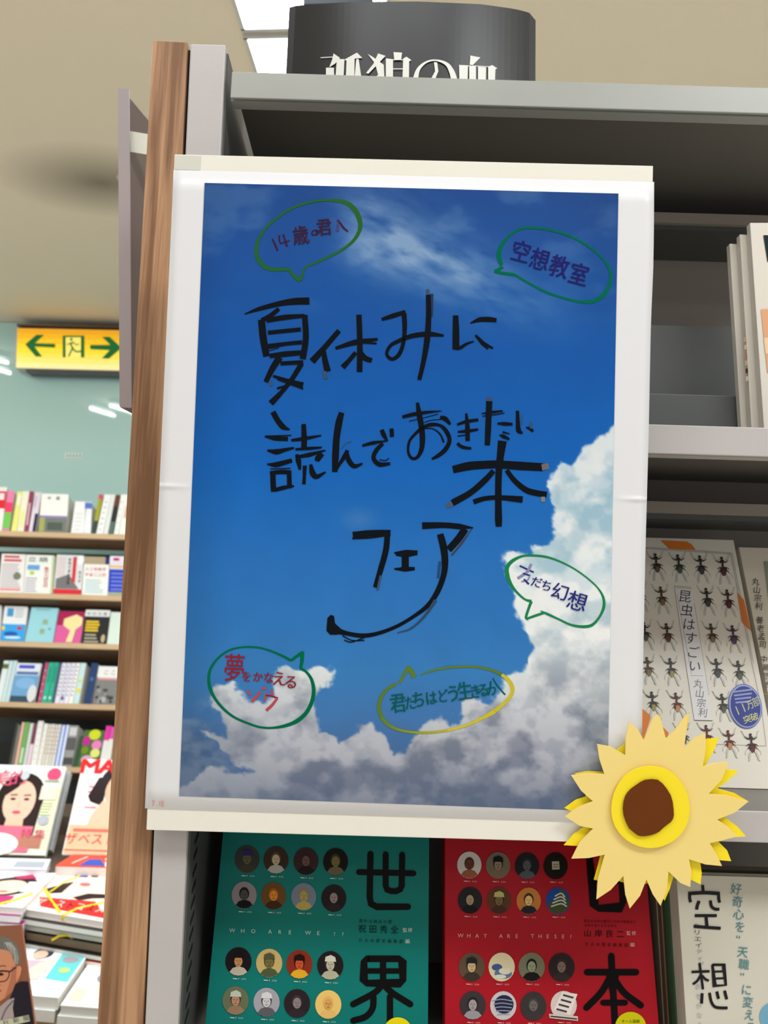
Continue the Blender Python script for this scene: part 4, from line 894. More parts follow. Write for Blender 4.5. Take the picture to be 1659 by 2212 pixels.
SB = C(58, 72, 150); k.ell(1062, 1705, 158, 215, C(100, 115, 185), 8, 32, rot=-12); k.ell(1062, 1705, 150, 205, C(175, 185, 225), 9, 32, rot=-12); k.ell(1064, 1707, 142, 196, SB, 10, 32, rot=-12); k.ell(1063, 1706, 135, 186, C(50, 62, 140), 11, 32, rot=-12)
for i in range(4): k.line([(945+i*8, 1570+34*i), (1130-i*6, 1545+38*i)], 16, C(150, 160, 210), 12)
for i, ch in enumerate('11万部'): k.ch(ch, 985+60*i, 1745-28*i, 70, 90, C(205, 205, 150), 12, -22)
for i, ch in enumerate('突破'): k.ch(ch, 1080+70*i, 1830-25*i, 75, 75, C(220, 220, 110), 12, -18)
k.build('cover_print', bp, e, M['print'], eps=.00006, base=.0004)
# neighbouring white book
e, f = stand_book('book', 'white book with a vertical line of black characters at the right photo edge', None, LP(pb_+Vector((0, .004, 0)), 20.0), [(1690, 1712), (2010, 1722), (1900, 1200), (1607, 1186)], .013, (226, 216, 200), zb=zfl)
bp2 = LP(pb_+Vector((0, .004, 0)), 20.0); k = Ink().at(1560, 1160, 4.097)
k.poly([(368, 215), (700, 225), (740, 560), (412, 560)], C(150, 155, 140), 1)
for i, ch in enumerate('丸山宗利'): k.ch(ch, 298+9*i, 395+72*i, 64, 64, C(70, 68, 64), 2, 7)
for i, ch in enumerate('養老孟司'): k.ch(ch, 332+9*i, 735+72*i, 64, 64, C(70, 68, 64), 2, 7)
for i, ch in enumerate('中瀬悠太'): k.ch(ch, 370+9*i, 1080+74*i, 64, 64, C(80, 78, 76), 2, 7)
for y in (1388, 1525, 1660): k.line([(340, y), (560, y+8)], 3, C(150, 150, 150), 2)
k.build('cover_print', bp2, e, M['print'], eps=.0001)

# ---------------- bottom shelf: teal, red and pale books
pt = LP(VP(.556)(900, 2212), 13.5)
TEAL, INK = (0, 116, 108), C(16, 13, 13)
e, f = stand_book('book', 'teal history book with rows of round portraits under the poster', 'history books on the lowest shelf', pt, [(435, 2290), (921, 2290), (931, 1650), (496, 1650)], .022, TEAL, zb=z4+.0004)
k = Ink().at(380, 1780, 2.9625)
def discs(k, pos, r, specs, cap):
    for (x, y), sp in zip(pos, specs):
        bg, sk, hr, cl, hat = sp
        k.face(x, y, r, C(*bg), C(*sk), C(*hr), C(*cl), hat=C(*hat) if hat else None, lay=1)
        k.line([(x-35, y+r*1.1+17), (x-8, y+r*1.1+19)], 6, cap, 2); k.text('P.000', x+2, y+r*1.1+19, x+44, y+r*1.1+20, 11, cap, 2)
B, N_ = (38, 34, 34), None
tp_ = [(455, 225), (640, 230), (832, 238), (1022, 242), (437, 455), (625, 460), (818, 465), (1010, 475), (400, 880), (597, 890), (790, 898), (988, 905), (382, 1130), (580, 1140), (775, 1148), (975, 1155)]
ts = [((60, 62, 60), (105, 100, 70), (80, 74, 50), (70, 66, 50), (52, 45, 110)), ((62, 48, 36), (205, 190, 150), (90, 80, 60), (180, 178, 165), N_), ((62, 42, 44), (115, 85, 80), (55, 38, 38), (40, 25, 28), N_), ((28, 24, 20), (130, 115, 70), (70, 60, 35), (110, 100, 70), N_),
      ((150, 140, 145), (85, 80, 78), (30, 28, 28), (25, 24, 24), N_), ((110, 75, 35), (225, 140, 50), (160, 90, 35), (70, 42, 25), N_), ((120, 130, 145), (175, 155, 95), (150, 130, 75), (185, 160, 90), N_), ((40, 32, 34), (150, 130, 130), (40, 32, 36), (45, 36, 38), N_),
      ((30, 22, 26), (195, 140, 85), (35, 25, 25), (190, 180, 160), (25, 20, 24)), ((205, 175, 110), (120, 110, 65), (85, 80, 45), (80, 90, 60), (85, 88, 55)), ((140, 48, 30), (205, 85, 45), (40, 20, 16), (230, 170, 40), (35, 18, 14)), ((35, 30, 30), (190, 185, 160), (60, 50, 45), (180, 178, 150), (215, 212, 195)),
      ((105, 110, 80), (185, 135, 105), (60, 45, 40), (150, 120, 90), (190, 195, 180)), ((165, 160, 168), (205, 200, 200), (60, 55, 60), (95, 90, 95), (215, 212, 215)), ((45, 34, 38), (140, 125, 125), (60, 50, 52), (50, 40, 45), N_), ((235, 195, 110), (215, 160, 85), (225, 180, 100), (228, 185, 105), N_)]
CW = C(190, 210, 200)
discs(k, tp_[:8], 80, ts[:8], CW); discs(k, tp_[8:], 84, ts[8:], CW)
k.text('WHO', 360, 680, 495, 685, 26, CW, 1); k.text('ARE', 602, 688, 730, 692, 26, CW, 1); k.text('WE', 845, 695, 912, 698, 26, CW, 1); k.text('!?', 1015, 702, 1068, 704, 26, CW, 1)
k.line([(1172, 308), (1520, 316)], 38, INK, 1, cap=True); k.line([(1245, 192), (1240, 470), (1248, 510), (1285, 530), (1485, 530)], 40, INK, 1, sm=False, cap=True)
k.line([(1342, 195), (1342, 395), (1352, 420), (1380, 430), (1410, 430), (1436, 418), (1445, 395), (1448, 197)], 38, INK, 1, sm=False, cap=True)
k.line([(1225, 862), (1430, 862), (1450, 880), (1453, 1000), (1435, 1018), (1220, 1018), (1202, 1000), (1204, 880), (1225, 862), (1240, 862)], 42, INK, 1, sm=False); k.line([(1326, 862), (1326, 1040)], 40, INK, 1); k.line([(1204, 940), (1452, 940)], 34, INK, 1)
k.line([(1318, 1030), (1270, 1080), (1134, 1153)], 40, INK, 1, cap=True); k.line([(1332, 1030), (1385, 1080), (1500, 1153)], 40, INK, 1, cap=True); k.line([(1265, 1110), (1258, 1180), (1215, 1232), (1135, 1258)], 40, INK, 1, cap=True); k.line([(1370, 1105), (1370, 1400)], 40, INK, 1, cap=True)
DK = C(18, 50, 48)
for i, ch in enumerate('意外な視点の歴史'[:7]): k.ch(ch, 1183+31*i, 620+1*i, 24, 24, DK, 1)
for i, ch in enumerate('祝田秀全'): k.ch(ch, 1192+69*i, 670+2*i, 48, 50, C(10, 32, 40), 1)
for i, ch in enumerate('監修'): k.ch(ch, 1466+33*i, 678, 28, 28, CW, 1)
for i, ch in enumerate('かみゆ歴史編集部'): k.ch(ch, 1182+37*i, 744+i, 24, 26, DK, 1)
k.ch('編', 1482, 750, 28, 30, CW, 1)
k.ell(1420, 1325, 90, 88, C(235, 215, 20), 3, 32)
k.build('cover_print', pt, e, M['gloss'], eps=.0001)
RD = (168, 14, 30)
e, f = stand_book('book', 'red history book with rows of round pictures below the paper sunflower', 'history books on the lowest shelf', pt, [(965, 2290), (1425, 2290), (1381, 1650), (958, 1650)], .022, RD, zb=z4+.0004)
k = Ink().at(920, 1780, 2.9625)
rp = [(278, 262), (462, 265), (647, 268), (830, 268), (282, 488), (468, 490), (658, 492), (845, 492), (293, 915), (485, 915), (677, 915), (868, 917), (300, 1160), (495, 1162), (688, 1165), (882, 1160)]
rs = [((205, 198, 190), (110, 62, 45), (80, 45, 35), (150, 90, 65), N_), ((120, 108, 90), (150, 132, 108), (40, 34, 30), (125, 105, 85), (25, 22, 22)), ((34, 36, 36), (90, 95, 98), (48, 50, 52), (85, 92, 95), N_), None,
      ((42, 40, 42), (170, 150, 120), (45, 38, 36), (30, 28, 30), N_), ((95, 62, 40), (120, 105, 70), (60, 45, 30), (75, 50, 40), (190, 180, 110)), ((200, 125, 60), (232, 190, 120), (60, 45, 35), (40, 40, 45), N_), None,
      ((95, 78, 58), (205, 175, 130), (40, 38, 40), (60, 52, 45), (38, 38, 42)), None, ((120, 120, 95), (150, 155, 128), (36, 34, 34), (28, 26, 28), N_), ((48, 38, 38), (130, 110, 100), (60, 48, 46), (55, 44, 42), N_),
      ((60, 52, 54), (160, 150, 150), (40, 34, 36), (150, 145, 150), N_), None, ((58, 52, 52), (105, 98, 96), (70, 64, 62), (60, 55, 55), N_), None]
PKT = C(225, 170, 170)
for i, ((x, y), sp) in enumerate(zip(rp, rs)):
    r = 78 if i < 8 else 84
    if sp: discs(k, [(x, y)], r, [sp], PKT); continue
    k.line([(x-35, y+r*1.1+17), (x-8, y+r*1.1+19)], 6, PKT, 2); k.text('P.000', x+2, y+r*1.1+19, x+44, y+r*1.1+20, 11, PKT, 2)
    if i == 3: k.ell(x, y, r, r*1.1, C(30, 26, 22), 1, 24); k.poly([(x-24, y-28), (x+22, y-30), (x+26, y+22), (x-22, y+24)], C(185, 175, 145), 2); k.line([(x-16, y-8), (x+18, y-10)], 5, C(120, 110, 85), 3); k.line([(x-16, y+8), (x+18, y+6)], 5, C(120, 110, 85), 3)
    if i == 7:
        k.ell(x, y, r, r*1.1, C(30, 75, 150), 1, 24); k.poly([(x-70, y+20), (x-20, y-10), (x+10, y-70), (x+35, y-68), (x+75, y+5), (x+72, y+30), (x+40, y+72), (x, y+84), (x-45, y+68)], C(70, 80, 50), 2)
        for j in range(4): k.line([(x-20-8*j, y-30+22*j), (x+20, y-48+22*j), (x+45+4*j, y-24+20*j)], 9, C(200, 200, 195), 3)
    if i == 9:
        k.ell(x, y, r, r*1.1, C(222, 208, 170), 1, 24); k.ell(x-30, y+2, 34, 22, C(70, 90, 140), 2, 16); k.ell(x+10, y+42, 56, 34, C(95, 115, 150), 2, 18); k.ell(x+22, y+26, 40, 22, C(222, 215, 190), 3, 18); k.ell(x-10, y+62, 40, 14, C(215, 215, 200), 3, 14)
    if i == 13:
        k.ell(x, y, r, r*1.1, C(200, 190, 190), 1, 24); k.ell(x+5, y-8, 62, 60, C(40, 44, 66), 2, 18)
        for j in range(5): k.line([(x-72+8*j, y-30+22*j), (x-10, y-40+24*j), (x+66-6*j, y-28+21*j)], 6, C(150, 155, 175), 3)
    if i == 15:
        k.ell(x, y, r, r*1.1, C(215, 195, 190), 1, 24); k.poly([(x-12, y-88), (x+88, y-72), (x+40, y+62), (x-62, y+30)], C(228, 218, 212), 2)
        for j in range(4): k.line([(x-4-14*j, y-66+30*j), (x+62-14*j, y-48+30*j)], 12, C(70, 60, 62), 3)
        k.poly([(x-95, y+55), (x+90, y+70), (x+92, y+100), (x-90, y+82)], C(205, 195, 180), 4); k.line([(x-85, y+70), (x+85, y+88)], 8, C(60, 45, 45), 5)
k.text('WHAT', 222, 713, 380, 716, 26, PKT, 1); k.text('ARE', 480, 716, 582, 717, 26, PKT, 1); k.text('THESE?', 682, 717, 928, 720, 26, PKT, 1)
k.line([(1060, 180), (1235, 180), (1248, 200), (1262, 500), (1245, 535), (1105, 540), (1078, 520), (1046, 205), (1060, 180), (1080, 180)], 42, INK, 1, sm=False); k.line([(1060, 365), (1250, 365)], 36, INK, 1)
k.line([(1187, 845), (1195, 1000), (1215, 1350)], 42, INK, 1, cap=True); k.line([(1032, 948), (1345, 948)], 42, INK, 1, cap=True); k.line([(1175, 990), (1120, 1080), (1028, 1175)], 42, INK, 1, cap=True); k.line([(1205, 990), (1270, 1080), (1375, 1160)], 42, INK, 1, cap=True); k.line([(1135, 1143), (1275, 1143)], 38, INK, 1, cap=True)
k.poly([(1150, 950), (1240, 950), (1215, 1080), (1178, 1080)], INK, 1)
DR = C(70, 14, 26)
for i in range(16): k.ch('意外な日本の歴史と文化を新視点で読'[i], 1020+21*i, 620+.5*i, 18, 20, DR, 1)
for i in range(10): k.ch('日本の成り立ちを知る'[i], 1024+21*i, 648+.5*i, 18, 19, DR, 1)
for i, ch in enumerate('山岸良二'): k.ch(ch, 1035+70*i, 698+2*i, 48, 48, C(48, 10, 18), 1)
for i, ch in enumerate('監修'): k.ch(ch, 1297+34*i, 698, 26, 27, PKT, 1)
for i, ch in enumerate('かみゆ歴史編集部'): k.ch(ch, 1030+36*i, 768+i, 23, 25, DR, 1)
k.ch('編', 1322, 772, 28, 28, PKT, 1)
k.ell(1310, 1300, 100, 98, C(205, 195, 20), 3, 32)
for i, ch in enumerate('オール図解'): k.ch(ch, 1262+24*i, 1262, 22, 22, C(70, 80, 20), 4)
k.build('cover_print', pt, e, M['gloss'], eps=.0001)
# pale book and copies behind it
pk = LP(VP(.545)(1484, 2212), 8.0)
e, f = stand_book('book', 'pale book with two large black characters in the lower right corner', 'pale books at the lower right', pk, [(1488, 2290), (1900, 2290), (1860, 1886), (1461, 1893)], .016, (205, 200, 185), zb=None)
pale = e
k = Ink().at(1380, 1800, 5.37)
KB = C(18, 17, 20)
k.line([(740, 600), (750, 700)], 34, KB, 2); k.line([(575, 700), (760, 690), (940, 700)], 40, KB, 2); k.line([(590, 690), (592, 760), (602, 800)], 34, KB, 2); k.line([(925, 700), (928, 760), (938, 805)], 34, KB, 2)
k.line([(700, 785), (680, 840), (672, 885)], 36, KB, 2); k.line([(830, 780), (845, 850), (890, 880), (935, 880)], 34, KB, 2); k.line([(650, 955), (905, 955)], 34, KB, 2); k.line([(780, 960), (792, 1080)], 36, KB, 2); k.line([(640, 1080), (800, 1092), (950, 1102)], 36, KB, 2)
k.line([(705, 1505), (720, 1620), (745, 1810)], 28, KB, 2); k.line([(612, 1608), (822, 1600)], 28, KB, 2); k.line([(715, 1650), (680, 1710), (628, 1750)], 28, KB, 2); k.line([(735, 1650), (770, 1690), (812, 1710)], 28, KB, 2)
k.line([(855, 1525), (985, 1525), (1010, 1760), (880, 1770), (855, 1525), (870, 1525)], 28, KB, 2, sm=False); k.line([(862, 1605), (995, 1600)], 22, KB, 2); k.line([(870, 1685), (1005, 1680)], 22, KB, 2)
k.line([(735, 1855), (728, 1975)], 34, KB, 2); k.line([(820, 1850), (840, 1950), (880, 2010), (950, 2025), (1030, 2025)], 32, KB, 2); k.line([(905, 1835), (925, 1920)], 34, KB, 2); k.line([(995, 1825), (1020, 1925)], 34, KB, 2)
TQ = C(70, 130, 138)
for i, ch in enumerate('好奇心を“天職”に変える'): k.ch(ch, 1130+15*i, 645+146*i, 122, 126, TQ, 2, 6)
for i, ch in enumerate('クリエイティブ'): k.ch(ch, 668+9*i, 1075+74*i, 95-4*i, 62, C(110, 118, 115) if i < 4 else C(165, 165, 160), 1, 6)
k.ell(1560, 2130, 160, 170, C(110, 165, 190), 1, 28)
for i in range(5): k.ch('夢をかなえる'[i], 690+4*i, 1780+110*i, 70, 70, C(180, 180, 180), 1, 6)
k.build('cover_print', pk, e, M['print'], eps=.0001)
for i, (rgb, off, lab, x0, y0) in enumerate([((74, 100, 72), .0165, 'green edged book standing behind the pale book, lower right', -3, 0), ((175, 130, 112), .030, 'thin pinkish book behind the green edged one, lower right', -4, 4), ((196, 186, 165), .037, 'cream book at the back of the row behind the pale book', -6, 4)]):
    pj = Pl(pk.p-pk.n*off, pk.n); th = [.013, .0065, .020][i]
    P_ = f; sh = Vector((-.0008*(i+1), 0, 0))
    fr = [v-pk.n*off+sh for v in P_]
    e = empty('book', (fr[0]+fr[1])/2); tag(e, lab, 'book', 'pale books at the lower right')
    hexa('cover', fr, [v-pk.n*.001 for v in fr], flat(rgb), e)
    hexa('page_block', [v-pk.n*.001 for v in fr], [v-pk.n*(th-.001) for v in fr], flat(rgb, .8), e)
    hexa('back_cover', [v-pk.n*(th-.001) for v in fr], [v-pk.n*th for v in fr], flat(rgb), e)

# ================================================================ poster
PL_LEAN = -7.0
pp = LP(VP(.512)(800, 1780), PL_LEAN)
e = empty('poster', pp(850, 1815)); tag(e, 'blue sky poster with handwritten black title on a cream board, centre', 'poster'); post = e
BTH = .005
slab('backing_board', [(316, 1793), (1382, 1823), (1411, 358), (377, 333)], pp, BTH, M['board'], e, bev=.0004)
# paper sheet with a fold crease
def crease(t, u=0.0): return .0009*min(1, max(0, (abs(2*u-1)-.88)/.08))*math.exp(-((t-.495)/.004)**2)
TL, TR, BR, BL = (375, 367), (1413, 393), (1385, 1779), (313, 1746)
edge = [(0, 1413), (.08, 1412.5), (.14, 1411), (.22, 1406), (.40, 1401), (.58, 1394), (.80, 1388), (1, 1385)]
def redge(t):
    for (a, xa), (b, xb) in zip(edge, edge[1:]):
        if a <= t <= b: return xa+(xb-xa)*(t-a)/(b-a)
    return 1385
ts_ = sorted(set([i/30 for i in range(31)]+[.485+.001*i for i in range(21)]))
vs = []; fs = []
for t in ts_:
    l = (TL[0]+(BL[0]-TL[0])*t, TL[1]+(BL[1]-TL[1])*t); r = (redge(t), TR[1]+(BR[1]-TR[1])*t)
    for j in range(49):
        u = j/48; vs.append(pp(l[0]+(r[0]-l[0])*u, l[1]+(r[1]-l[1])*u, .0004+crease(t, u)))
for i in range(len(ts_)-1):
    for j in range(48): a = i*49+j; fs.append((a, a+49, a+50, a+1))
paper = meshobj('paper', vs, fs, M['paper'], e, smooth=True)
so = paper.modifiers.new('t', 'SOLIDIFY'); so.thickness = .0002; so.offset = -1
# sky picture -----------------------------------------------------
rng = np.random.RandomState(11)
def vnoise(x, y, seed):
    r = np.random.RandomState(seed).rand(257, 257)
    xi = np.floor(x).astype(int); yi = np.floor(y).astype(int); fx = x-xi; fy = y-yi
    fx = fx*fx*(3-2*fx); fy = fy*fy*(3-2*fy); xi %= 256; yi %= 256
    return (r[yi, xi]*(1-fx)+r[yi, xi+1]*fx)*(1-fy)+(r[yi+1, xi]*(1-fx)+r[yi+1, xi+1]*fx)*fy
def fbm(x, y, seed, o=5):
    s_ = 0; a = .5
    for i in range(o): s_ = s_+a*vnoise(x*2**i+17*i+50, y*2**i+31*i+50, seed+i); a *= .5
    return s_/(1-.5**o)
def sdf(px, py, poly):
    ins = np.zeros(px.shape, bool); dd = np.full(px.shape, 1e9); n = len(poly)
    for i in range(n):
        x1_, y1_ = poly[i]; x2_, y2_ = poly[(i+1) % n]
        c = ((y1_ > py) != (y2_ > py)) & (px < (x2_-x1_)*(py-y1_)/((y2_-y1_) or 1e-9)+x1_); ins ^= c
        dx, dy = x2_-x1_, y2_-y1_; t = np.clip(((px-x1_)*dx+(py-y1_)*dy)/(dx*dx+dy*dy+1e-9), 0, 1)
        dd = np.minimum(dd, np.hypot(px-x1_-t*dx, py-y1_-t*dy))
    return np.where(ins, dd, -dd)
def ss(a, b, x): t = np.clip((x-a)/(b-a), 0, 1); return t*t*(3-2*t)
def interp_col(v, stops):
    ks = [s_[0] for s_ in stops]; return np.stack([np.interp(v, ks, [s_[1][i] for s_ in stops]) for i in range(3)], -1)
def sky_colour(x, y):
    base = interp_col(y, [(395, (30, 72, 140)), (520, (28, 78, 152)), (750, (20, 86, 168)), (1000, (18, 98, 184)), (1200, (40, 112, 190)), (1350, (48, 118, 190)), (1450, (56, 124, 190)), (1550, (66, 118, 178)), (1640, (70, 104, 152)), (1753, (72, 100, 142))])
    base = base*(1+.05*(fbm(x/60, y/60, 90)-.5))[..., None]
    left = ss(560, 400, x)*ss(1500, 1650, y)
    base = base*(1-left[..., None])+np.array((70, 100, 142))*left[..., None]
    base *= (1-.10*ss(520, 400, x)-.06*ss(1150, 1330, x)*ss(1000, 400, y))[..., None]
    # high thin cloud
    cx = (x-740)/(1200-740); cyy = 470+cx*215
    d = (y-cyy+8); wdt = 60+35*np.clip(1-cx, 0, 1)
    st = fbm((x+y*.9)/70, (y-x*.45)/22, 5, 4)
    wi = np.exp(-(d/wdt)**2)*ss(-.12, .15, cx)*ss(1.25, .4, cx)*np.clip(.35+1.3*(st-.3), 0, 1)
    core = np.exp(-(((x-850)/90)**2+((y-545)/42)**2))
    wi = np.clip(wi*.62+core*.42*np.clip(st+.3, 0, 1), 0, .72)
    faint = ss(.50, .75, fbm(x/110+3, y/60+8, 21))*ss(760, 470, y)*.18
    wi = np.clip(wi+faint, 0, .75)[..., None]
    base = base*(1-wi)+np.array((165, 188, 214))*wi
    puff = (np.exp(-(((x-775)/34)**2+((y-1122)/22)**2))*.22)[..., None]; base = base*(1-puff)+np.array((150, 165, 190))*puff
    # cumulus masks, edges broken up by noise
    wx = x+34*(fbm(x/46, y/46, 40)-.5)*1.6+9*(fbm(x/11, y/11, 44, 3)-.5); wy = y+34*(fbm(x/46+9, y/46+4, 60)-.5)*1.6+9*(fbm(x/11+5, y/11, 66, 3)-.5)
    right = [(1420, 900), (1318, 925), (1285, 935), (1258, 970), (1246, 1005), (1205, 1000), (1186, 1035), (1182, 1062), (1200, 1095), (1192, 1150), (1188, 1168), (1140, 1168), (1125, 1198), (1088, 1203), (1092, 1250), (1100, 1300), (1130, 1350), (1155, 1395), (1150, 1425), (1110, 1450), (1085, 1490), (1010, 1520), (985, 1562), (960, 1545), (935, 1560), (905, 1590), (870, 1600), (845, 1625), (800, 1565), (765, 1575), (740, 1600), (700, 1580), (690, 1510), (720, 1450), (690, 1452), (640, 1440), (625, 1430), (598, 1438), (590, 1500), (560, 1530), (530, 1500), (500, 1465), (462, 1490), (462, 1530), (490, 1580), (440, 1560), (420, 1562), (455, 1590), (500, 1630), (520, 1660), (560, 1672), (470, 1665), (440, 1660), (400, 1690), (360, 1700), (360, 1800), (1420, 1800)]
    D = sdf(wx, wy, right)
    m = ss(-3, 7, D)
    thin = ss(.42, .7, fbm(x/50, y/35, 33))*ss(1480, 1560, y)*ss(620, 430, x)*.35
    m = np.clip(np.maximum(m, thin), 0, 1)
    # shading of the cloud as photographed for the poster
    l = fbm(x/75, y/60, 70, 5); l2 = fbm(x/28, y/24, 75, 4)
    wht = interp_col(y, [(920, (222, 228, 230)), (1250, (240, 242, 242)), (1400, (246, 246, 244)), (1480, (222, 224, 226)), (1560, (198, 200, 208)), (1640, (180, 181, 192)), (1753, (122, 130, 150))])
    gry = interp_col(y, [(920, (150, 185, 205)), (1250, (178, 205, 215)), (1400, (196, 204, 210)), (1500, (150, 154, 166)), (1600, (126, 130, 146)), (1753, (86, 100, 128))])
    rim = ss(60, 0, D)*.35
    t = np.clip(ss(.34, .62, l)*.8+ss(.35, .65, l2)*.35+rim-.1, 0, 1)[..., None]
    cl = gry*(1-t)+wht*t
    lf = (ss(700, 420, x)*ss(1400, 1600, y)*.25)[..., None]; cl = cl*(1-lf)+np.array((140, 150, 165))*lf
    dk = (ss(1230, 1310, x)*ss(1440, 1530, y)*ss(1760, 1600, y)*.25)[..., None]; cl = cl*(1-dk)+np.array((110, 125, 125))*dk
    m = (m*(.9+.1*l2))[..., None]
    return base*(1-m)+cl*m
NX, NY = 330, 496
TLs, TRs, BRs, BLs = np.array((442, 395.)), np.array((1336, 418.)), np.array((1311, 1753.)), np.array((387, 1720.))
U, V_ = np.meshgrid(np.linspace(0, 1, NX+1), np.linspace(0, 1, NY+1))
def bil(U, V): return [(TLs[i]*(1-U)+TRs[i]*U)*(1-V)+(BLs[i]*(1-U)+BRs[i]*U)*V for i in (0, 1)]
PX, PY = bil(U, V_)
PX = PX + np.where(U > .98, 0, 0)
col = sky_colour(PX, PY); c_ = col/255.0; c_ = np.where(c_ <= .04045, c_/12.92, ((c_+.055)/1.055)**2.4)*1.0
Fv = np.array(fw); Rv = np.array(RT); Uv = np.array(UP); nv = np.array(pp.n); p0 = np.array(pp.p)
rays = Fv+((PX-W/2)/F)[..., None]*Rv-((PY-H/2)/F)[..., None]*Uv
tpar = (PY-(367+(PX-375)*.025))/1383.0
off = .00075+0*tpar
tt = ((p0-np.array(EYE))@nv+off)/(rays@nv)
pts = np.array(EYE)+rays*tt[..., None]-np.array(post.location)
me = bpy.data.meshes.new('sky_picture'); nvx = (NX+1)*(NY+1); nf = NX*NY
me.vertices.add(nvx); me.vertices.foreach_set('co', pts.reshape(-1).astype(np.float32))
ii = np.arange(nvx).reshape(NY+1, NX+1); q = np.stack([ii[:-1, :-1], ii[1:, :-1], ii[1:, 1:], ii[:-1, 1:]], -1).reshape(-1)
me.loops.add(nf*4); me.loops.foreach_set('vertex_index', q.astype(np.int32)); me.polygons.add(nf)
me.polygons.foreach_set('loop_start', np.arange(0, nf*4, 4, dtype=np.int32)); me.polygons.foreach_set('loop_total', np.full(nf, 4, dtype=np.int32))
me.update(calc_edges=True); me.validate()
ca = me.color_attributes.new('Col', 'FLOAT_COLOR', 'POINT'); arr = np.ones((nvx, 4), np.float32); arr[:, :3] = np.clip(c_.reshape(-1, 3), 0, .92); ca.data.foreach_set('color', arr.ravel())
M['sky'] = colmat('sky_photo_print', .42, .14); me.materials.append(M['sky'])
link(bpy.data.objects.new('sky_picture', me), post)
# tape at the corner, and the date in the margin
slab('tape', [(377, 366), (432, 368), (434, 337), (378, 335)], pp, .0003, M['tape'], post, off=.0004)
k = Ink(); [k.ch(ch, x, 1736+i*.3, 9, 13, C(225, 120, 120), 0) for i, (ch, x) in enumerate(zip('7.15', (331, 338, 345, 351)))]
k.build('date_mark', pp, post, base=.0009)

# handwritten title --------------------------------------------------
BK = C(16, 20, 26); GY = C(60, 80, 110)
k = Ink().at(400, 380, 2.9625)
L = k.line
L([(380, 884), (470, 852), (600, 818), (700, 803), (795, 800)], [6, 26, 34, 44, 46], BK); L([(600, 850), (545, 895), (490, 925)], [26, 30, 30], BK)
L([(488, 920), (500, 1040), (520, 1155)], [44, 46, 40], BK); L([(520, 925), (640, 905), (765, 895)], [30, 34, 24], BK); L([(765, 890), (772, 1040), (752, 1172)], [36, 38, 40], BK)
L([(530, 1003), (740, 982)], [26, 26], BK); L([(530, 1092), (640, 1075), (748, 1064)], [34, 24, 26], BK); L([(520, 1125), (600, 1100)], 5, BK); L([(540, 1152), (640, 1140), (762, 1130)], [28, 36, 30], BK)
L([(605, 1160), (560, 1230), (515, 1318)], [44, 38, 30], BK); L([(610, 1200), (755, 1192)], 26, BK); L([(745, 1200), (690, 1290), (620, 1380), (548, 1455)], [34, 30, 28, 40], BK); L([(562, 1280), (655, 1310), (755, 1338)], [16, 24, 34], BK); L([(590, 1300), (755, 1362)], 12, BK); L([(588, 1360), (640, 1345)], 14, BK); L([(545, 1310), (550, 1345)], 18, GY)
L([(985, 990), (890, 1100), (812, 1188)], [32, 34, 44], BK); L([(885, 1115), (895, 1180), (912, 1252)], [28, 36, 42], BK); L([(890, 1250), (900, 1298)], 26, GY)
L([(962, 1103), (1090, 1065), (1232, 1045)], [20, 36, 18], BK); L([(1110, 1065), (1225, 1072)], 12, BK); L([(1112, 888), (1118, 1070), (1116, 1255)], [34, 36, 36], BK); L([(1092, 1130), (1050, 1180), (1008, 1225)], [28, 28, 36], BK); L([(1125, 1130), (1150, 1165), (1195, 1182)], [26, 36, 30], BK)
L([(1258, 918), (1330, 895), (1410, 870)], [20, 30, 26], BK); L([(1400, 880), (1405, 960), (1398, 1060), (1370, 1140), (1325, 1172), (1290, 1140), (1315, 1085), (1380, 1050), (1460, 1022), (1560, 1012), (1655, 1022)], [32, 30, 24, 26, 22, 20, 22, 26, 30, 34, 14], BK)
L([(1552, 725), (1556, 800)], 20, GY); L([(1578, 755), (1575, 900)], 20, C(40, 55, 80)); L([(1556, 760), (1558, 900), (1548, 1050), (1525, 1190), (1498, 1305)], [30, 34, 38, 30, 26], BK)
k.at(860, 420, 2.9625)
L([(368, 774), (370, 870), (370, 992)], [34, 42, 44], BK); L([(372, 988), (400, 980), (440, 955), (485, 940)], [16, 22, 16, 8], BK); L([(462, 824), (520, 802), (580, 800), (630, 805)], [8, 30, 34, 26], BK); L([(495, 900), (540, 950), (575, 990)], [14, 28, 10], BK); L([(520, 930), (570, 965), (608, 985)], [16, 18, 12], BK)
k.at(520, 820, 3.77)
L([(262, 262), (300, 330), (345, 385), (400, 408)], [44, 44, 46, 10], BK); L([(196, 462), (280, 478), (385, 484)], [14, 38, 34], BK); L([(200, 460), (300, 458), (412, 454)], 10, BK); L([(216, 576), (290, 588), (360, 572), (435, 556)], [14, 46, 30, 16], BK); L([(214, 688), (290, 692), (418, 658)], [10, 44, 34], BK); L([(240, 728), (405, 722)], 8, BK)
L([(238, 760), (330, 752), (412, 756)], [28, 36, 34], BK); L([(262, 765), (264, 840), (268, 912)], 44, BK); L([(394, 760), (396, 830), (398, 885)], [38, 38, 40], BK); L([(275, 900), (350, 880), (435, 866)], [30, 34, 14], BK)
L([(512, 362), (516, 460), (516, 560)], [36, 44, 46], BK); L([(412, 494), (520, 480), (655, 455)], [20, 32, 12], BK); L([(445, 568), (560, 560), (660, 552)], [18, 26, 14], BK)
L([(456, 608), (470, 660), (482, 735)], [26, 46, 20], BK); L([(470, 628), (560, 612), (690, 576)], [26, 36, 12], BK); L([(660, 600), (630, 640), (622, 665)], [50, 50, 36], BK)
L([(522, 700), (518, 790), (514, 852)], [34, 26, 30], BK); L([(570, 690), (585, 760), (620, 790), (692, 752)], [24, 50, 40, 12], BK)
